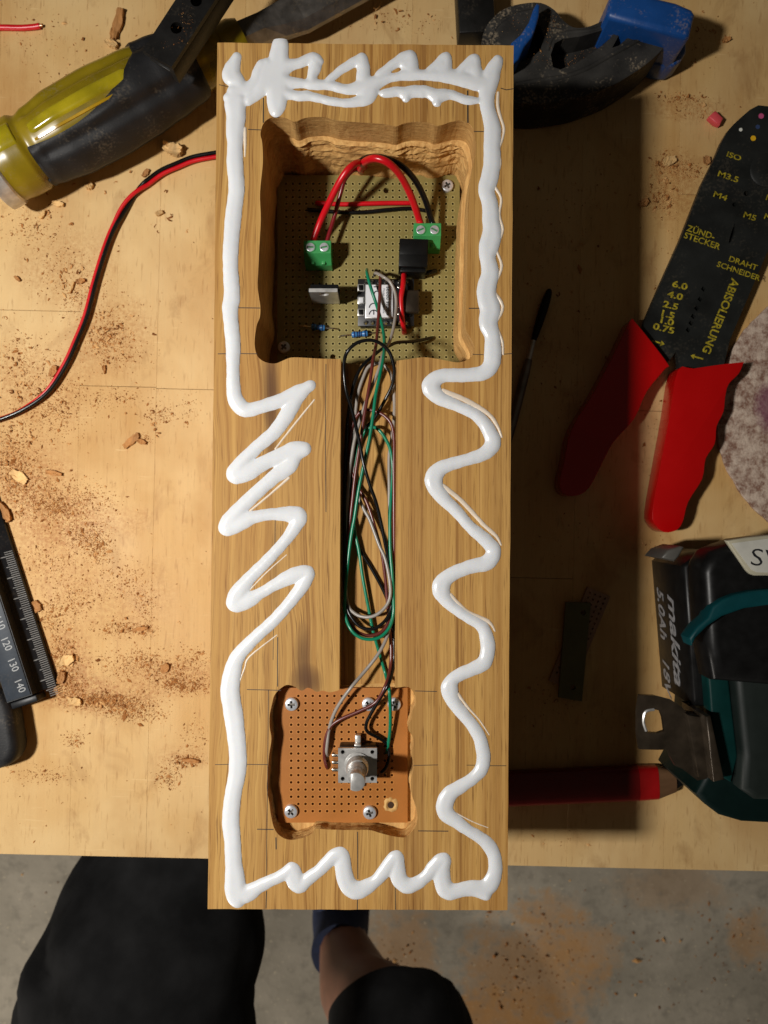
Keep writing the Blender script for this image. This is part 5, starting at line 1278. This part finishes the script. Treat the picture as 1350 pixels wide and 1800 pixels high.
def curl(x, y, ln, wd):
    a_ = random.random()*6.283; r_ = ln/random.uniform(1.5, 4.5); k = len(vs); sw = random.uniform(-.6, .6)*wd
    tot = ln/r_; lean = random.uniform(.25, 1.0); nS = 7
    for i in range(nS+1):
        t = tot*i/nS; u_ = r_*math.sin(t); h_ = r_*(1-math.cos(t)); v0 = sw*i/nS
        w_ = wd*(.5+.5*math.sin(math.pi*(i+.6)/(nS+1.2)))
        for sg in (-1, 1):
            lx = u_; ly = v0+sg*w_*.5+h_*(1-lean)
            vs.append((x+lx*math.cos(a_)-ly*math.sin(a_), y+lx*math.sin(a_)+ly*math.cos(a_), .00012+h_*lean*.6+(.00008 if sg > 0 else 0)))
    for i in range(nS): fs.append((k+2*i, k+2*i+1, k+2*i+3, k+2*i+2))
for cx, cy, sx, sy, n_ in ((35,650,40,50,26),(60,690,40,20,14),(195,600,36,36,34),(190,560,30,30,12),(130,500,26,26,12),(80,400,50,30,14),(30,780,26,30,14),(270,735,26,18,8),(20,880,20,20,8),(115,1160,14,30,14),(160,1232,40,10,18),(250,1106,30,8,8),(300,1190,40,20,10),(330,1338,22,8,8),(1175,292,24,18,16),(1165,345,20,22,12),(1195,175,40,10,12),(1225,70,40,30,6),(1000,470,70,160,14),(960,1210,50,30,6),(120,300,80,40,8),(300,380,30,40,8),(150,120,60,50,6),(700,35,90,18,8)):
    for _ in range(n_):
        q = P(cx+random.gauss(0, 1)*sx*.7, cy+random.gauss(0, 1)*sy*.7, 0); curl(q.x, q.y, random.uniform(.0016, .0050), random.uniform(.0004, .0011))
setp(pydata('sawdust', vs, fs, M_DUST), 'fine brown sawdust scattered in drifts over the bench', 'sawdust', kind='stuff')
# dust on the dark tools
def dust_on(name, pts, n_, z, spread, label):
    global vs, fs
    vs, fs = [], []
    for _ in range(n_):
        cx, cy, sx, sy, zz_ = random.choice(pts); px, py = cx+random.gauss(0, 1)*sx, cy+random.gauss(0, 1)*sy
        q = P(px, py, zz_); k0 = len(vs); flake(q.x, q.y, abs(random.lognormvariate(-8.7, .45)), random.uniform(.4, 1.2), 0)
        for i in range(k0, len(vs)): vs[i] = (vs[i][0], vs[i][1], vs[i][2]+zz_)
    return setp(pydata(name, vs, fs, M_DUST), label, 'sawdust', kind='stuff')
dust_on('sawdust', [(305,78,14,5,.0501),(316,20,10,9,.0501),(330,40,9,10,.0501),(322,55,10,10,.0501)], 70, 0, 0, 'pale specks of sawdust on the black perforated bar')
dust_on('sawdust', [(1015,92,22,14,.0125),(1000,112,10,6,.0125),(1050,70,14,8,.0125)], 200, 0, 0, 'grit lying in the recess of the black clamp jaw')
dust_on('sawdust', [(905,40,16,10,.0245),(965,60,6,14,.0245),(975,35,8,8,.0245),(940,96,12,8,.0245)], 150, 0, 0, 'sawdust specks on the rounded end of the clamp jaw')
# crumbs on the floor
vs, fs = [], []
for cx, cy, sx, sy, n_ in ((925,1720,70,60,150),(1290,1640,60,40,50),(700,1690,30,40,60),(1000,1640,120,60,90),(100,1570,60,30,30),(1200,1700,120,80,60)):
    for _ in range(n_):
        q = P(cx+random.gauss(0, 1)*sx*.7, cy+random.gauss(0, 1)*sy*.7, -.9); k0 = len(vs); flake(q.x, q.y, abs(random.lognormvariate(-6.3, .5)), random.uniform(.4, 1.4), 0)
        for i in range(k0, len(vs)): vs[i] = (vs[i][0], vs[i][1], vs[i][2]-.9)
setp(pydata('sawdust', vs, fs, M_DUST), 'wood crumbs lying on the concrete floor', 'sawdust', kind='stuff')

# ================================================================== PERSON SITTING AT THE BENCH (only the legs are in view)
pe = empty('person', (-.08, -.75, -.9)); setp(pe, 'person in black shorts and navy socks with legs spread under the bench edge', 'person')
def skin_body(name, nodes, edges, m, parent):
    me = bpy.data.meshes.new(name); me.from_pydata([n_[0] for n_ in nodes], edges, []); o = obj(name, me, m, parent)
    o.modifiers.new('Skin', 'SKIN').use_smooth_shade = True; me.skin_vertices[0].data
    for i, n_ in enumerate(nodes): me.skin_vertices[0].data[i].radius = (n_[1], n_[2] if len(n_) > 2 else n_[1])
    me.skin_vertices[0].data[0].use_root = True
    s_ = o.modifiers.new('Sub', 'SUBSURF'); s_.levels = 2; s_.render_levels = 2
    return o
nodes = [((-.07,-.98,-.34), .13), ((-.07,-1.0,-.16), .125), ((-.19,-.90,-.32), .09), ((.03,-.93,-.40), .09),
         ((-.200,-.55,-.25), .070), ((-.178,-.345,-.245), .055), ((-.168,-.300,-.32), .048), ((-.15,-.30,-.52), .053), ((-.12,-.275,-.80), .036), ((-.12,-.265,-.862), .034), ((-.12,-.10,-.876), .026),
         ((.03,-.78,-.44), .075), ((.014,-.590,-.475), .056), ((-.003,-.592,-.56), .054), ((-.035,-.640,-.66), .056), ((-.062,-.648,-.80), .038), ((-.068,-.640,-.858), .036), ((-.062,-.46,-.876), .026)]
edges = [(0,1),(0,2),(0,3),(2,4),(4,5),(5,6),(6,7),(7,8),(8,9),(9,10),(3,11),(11,12),(12,13),(13,14),(14,15),(15,16),(16,17)]
skin_body('body', nodes, edges, M_SKIN, pe)
def cloth_tube(name, path, rads, m, parent, folds, seed, n_=64, per=10):
    pts = catmull(path, per); rr = [float(r_[0]) for r_ in catmull([(x,) for x in rads], per)]
    vs, fs = tube_geo(pts, rr, n_, cap=False)
    mm = len(pts)
    for i in range(mm):
        c = Vector(pts[i])
        for k in range(n_):
            v_ = Vector(vs[i*n_+k]); d = (v_-c)
            f = noise.noise(Vector((v_.x*8+seed, v_.y*6, v_.z*8)))*.7+abs(noise.noise(Vector((v_.x*9+v_.y*9, v_.y*22-v_.x*10+seed, v_.z*14))))*.75-.2
            vs[i*n_+k] = c+d*(1+folds*f)
    fs.append(tuple(reversed(range(n_)))); fs.append(tuple(range((mm-1)*n_, mm*n_)))
    return autosmooth(pydata(name, vs, fs, m, parent), 75)
cloth_tube('shorts_leg', [(-.21,-.93,-.31),(-.214,-.72,-.27),(-.206,-.52,-.245),(-.192,-.42,-.235),(-.180,-.345,-.24),(-.172,-.300,-.265),(-.168,-.285,-.315)], [.118,.114,.108,.098,.086,.076,.074], M_SHORTS, pe, .17, 3)
cloth_tube('shorts_leg', [(.03,-.96,-.40),(.032,-.85,-.43),(.028,-.72,-.455),(.024,-.635,-.47),(.018,-.585,-.485),(.012,-.566,-.515)], [.118,.112,.106,.096,.086,.078], M_SHORTS, pe, .16, 11)
cloth_tube('shorts_waist', [(-.07,-.90,-.37),(-.07,-.98,-.33),(-.07,-1.02,-.20)], [.15,.185,.17], M_SHORTS, pe, .08, 21)
for x_, y_, z_ in ((-.068,-.640,-.858), (-.12,-.265,-.862)):
    cloth_tube('sock', [(x_+.004, y_-.008, z_+.085), (x_+.002, y_-.006, z_+.045), (x_, y_+.005, z_+.005), (x_+.002, y_+.06, z_-.004), (x_+.004, y_+.14, z_-.010), (x_+.004, y_+.19, z_-.014)], [.043,.042,.045,.043,.038,.022], M_SOCK, pe, .05, 5)
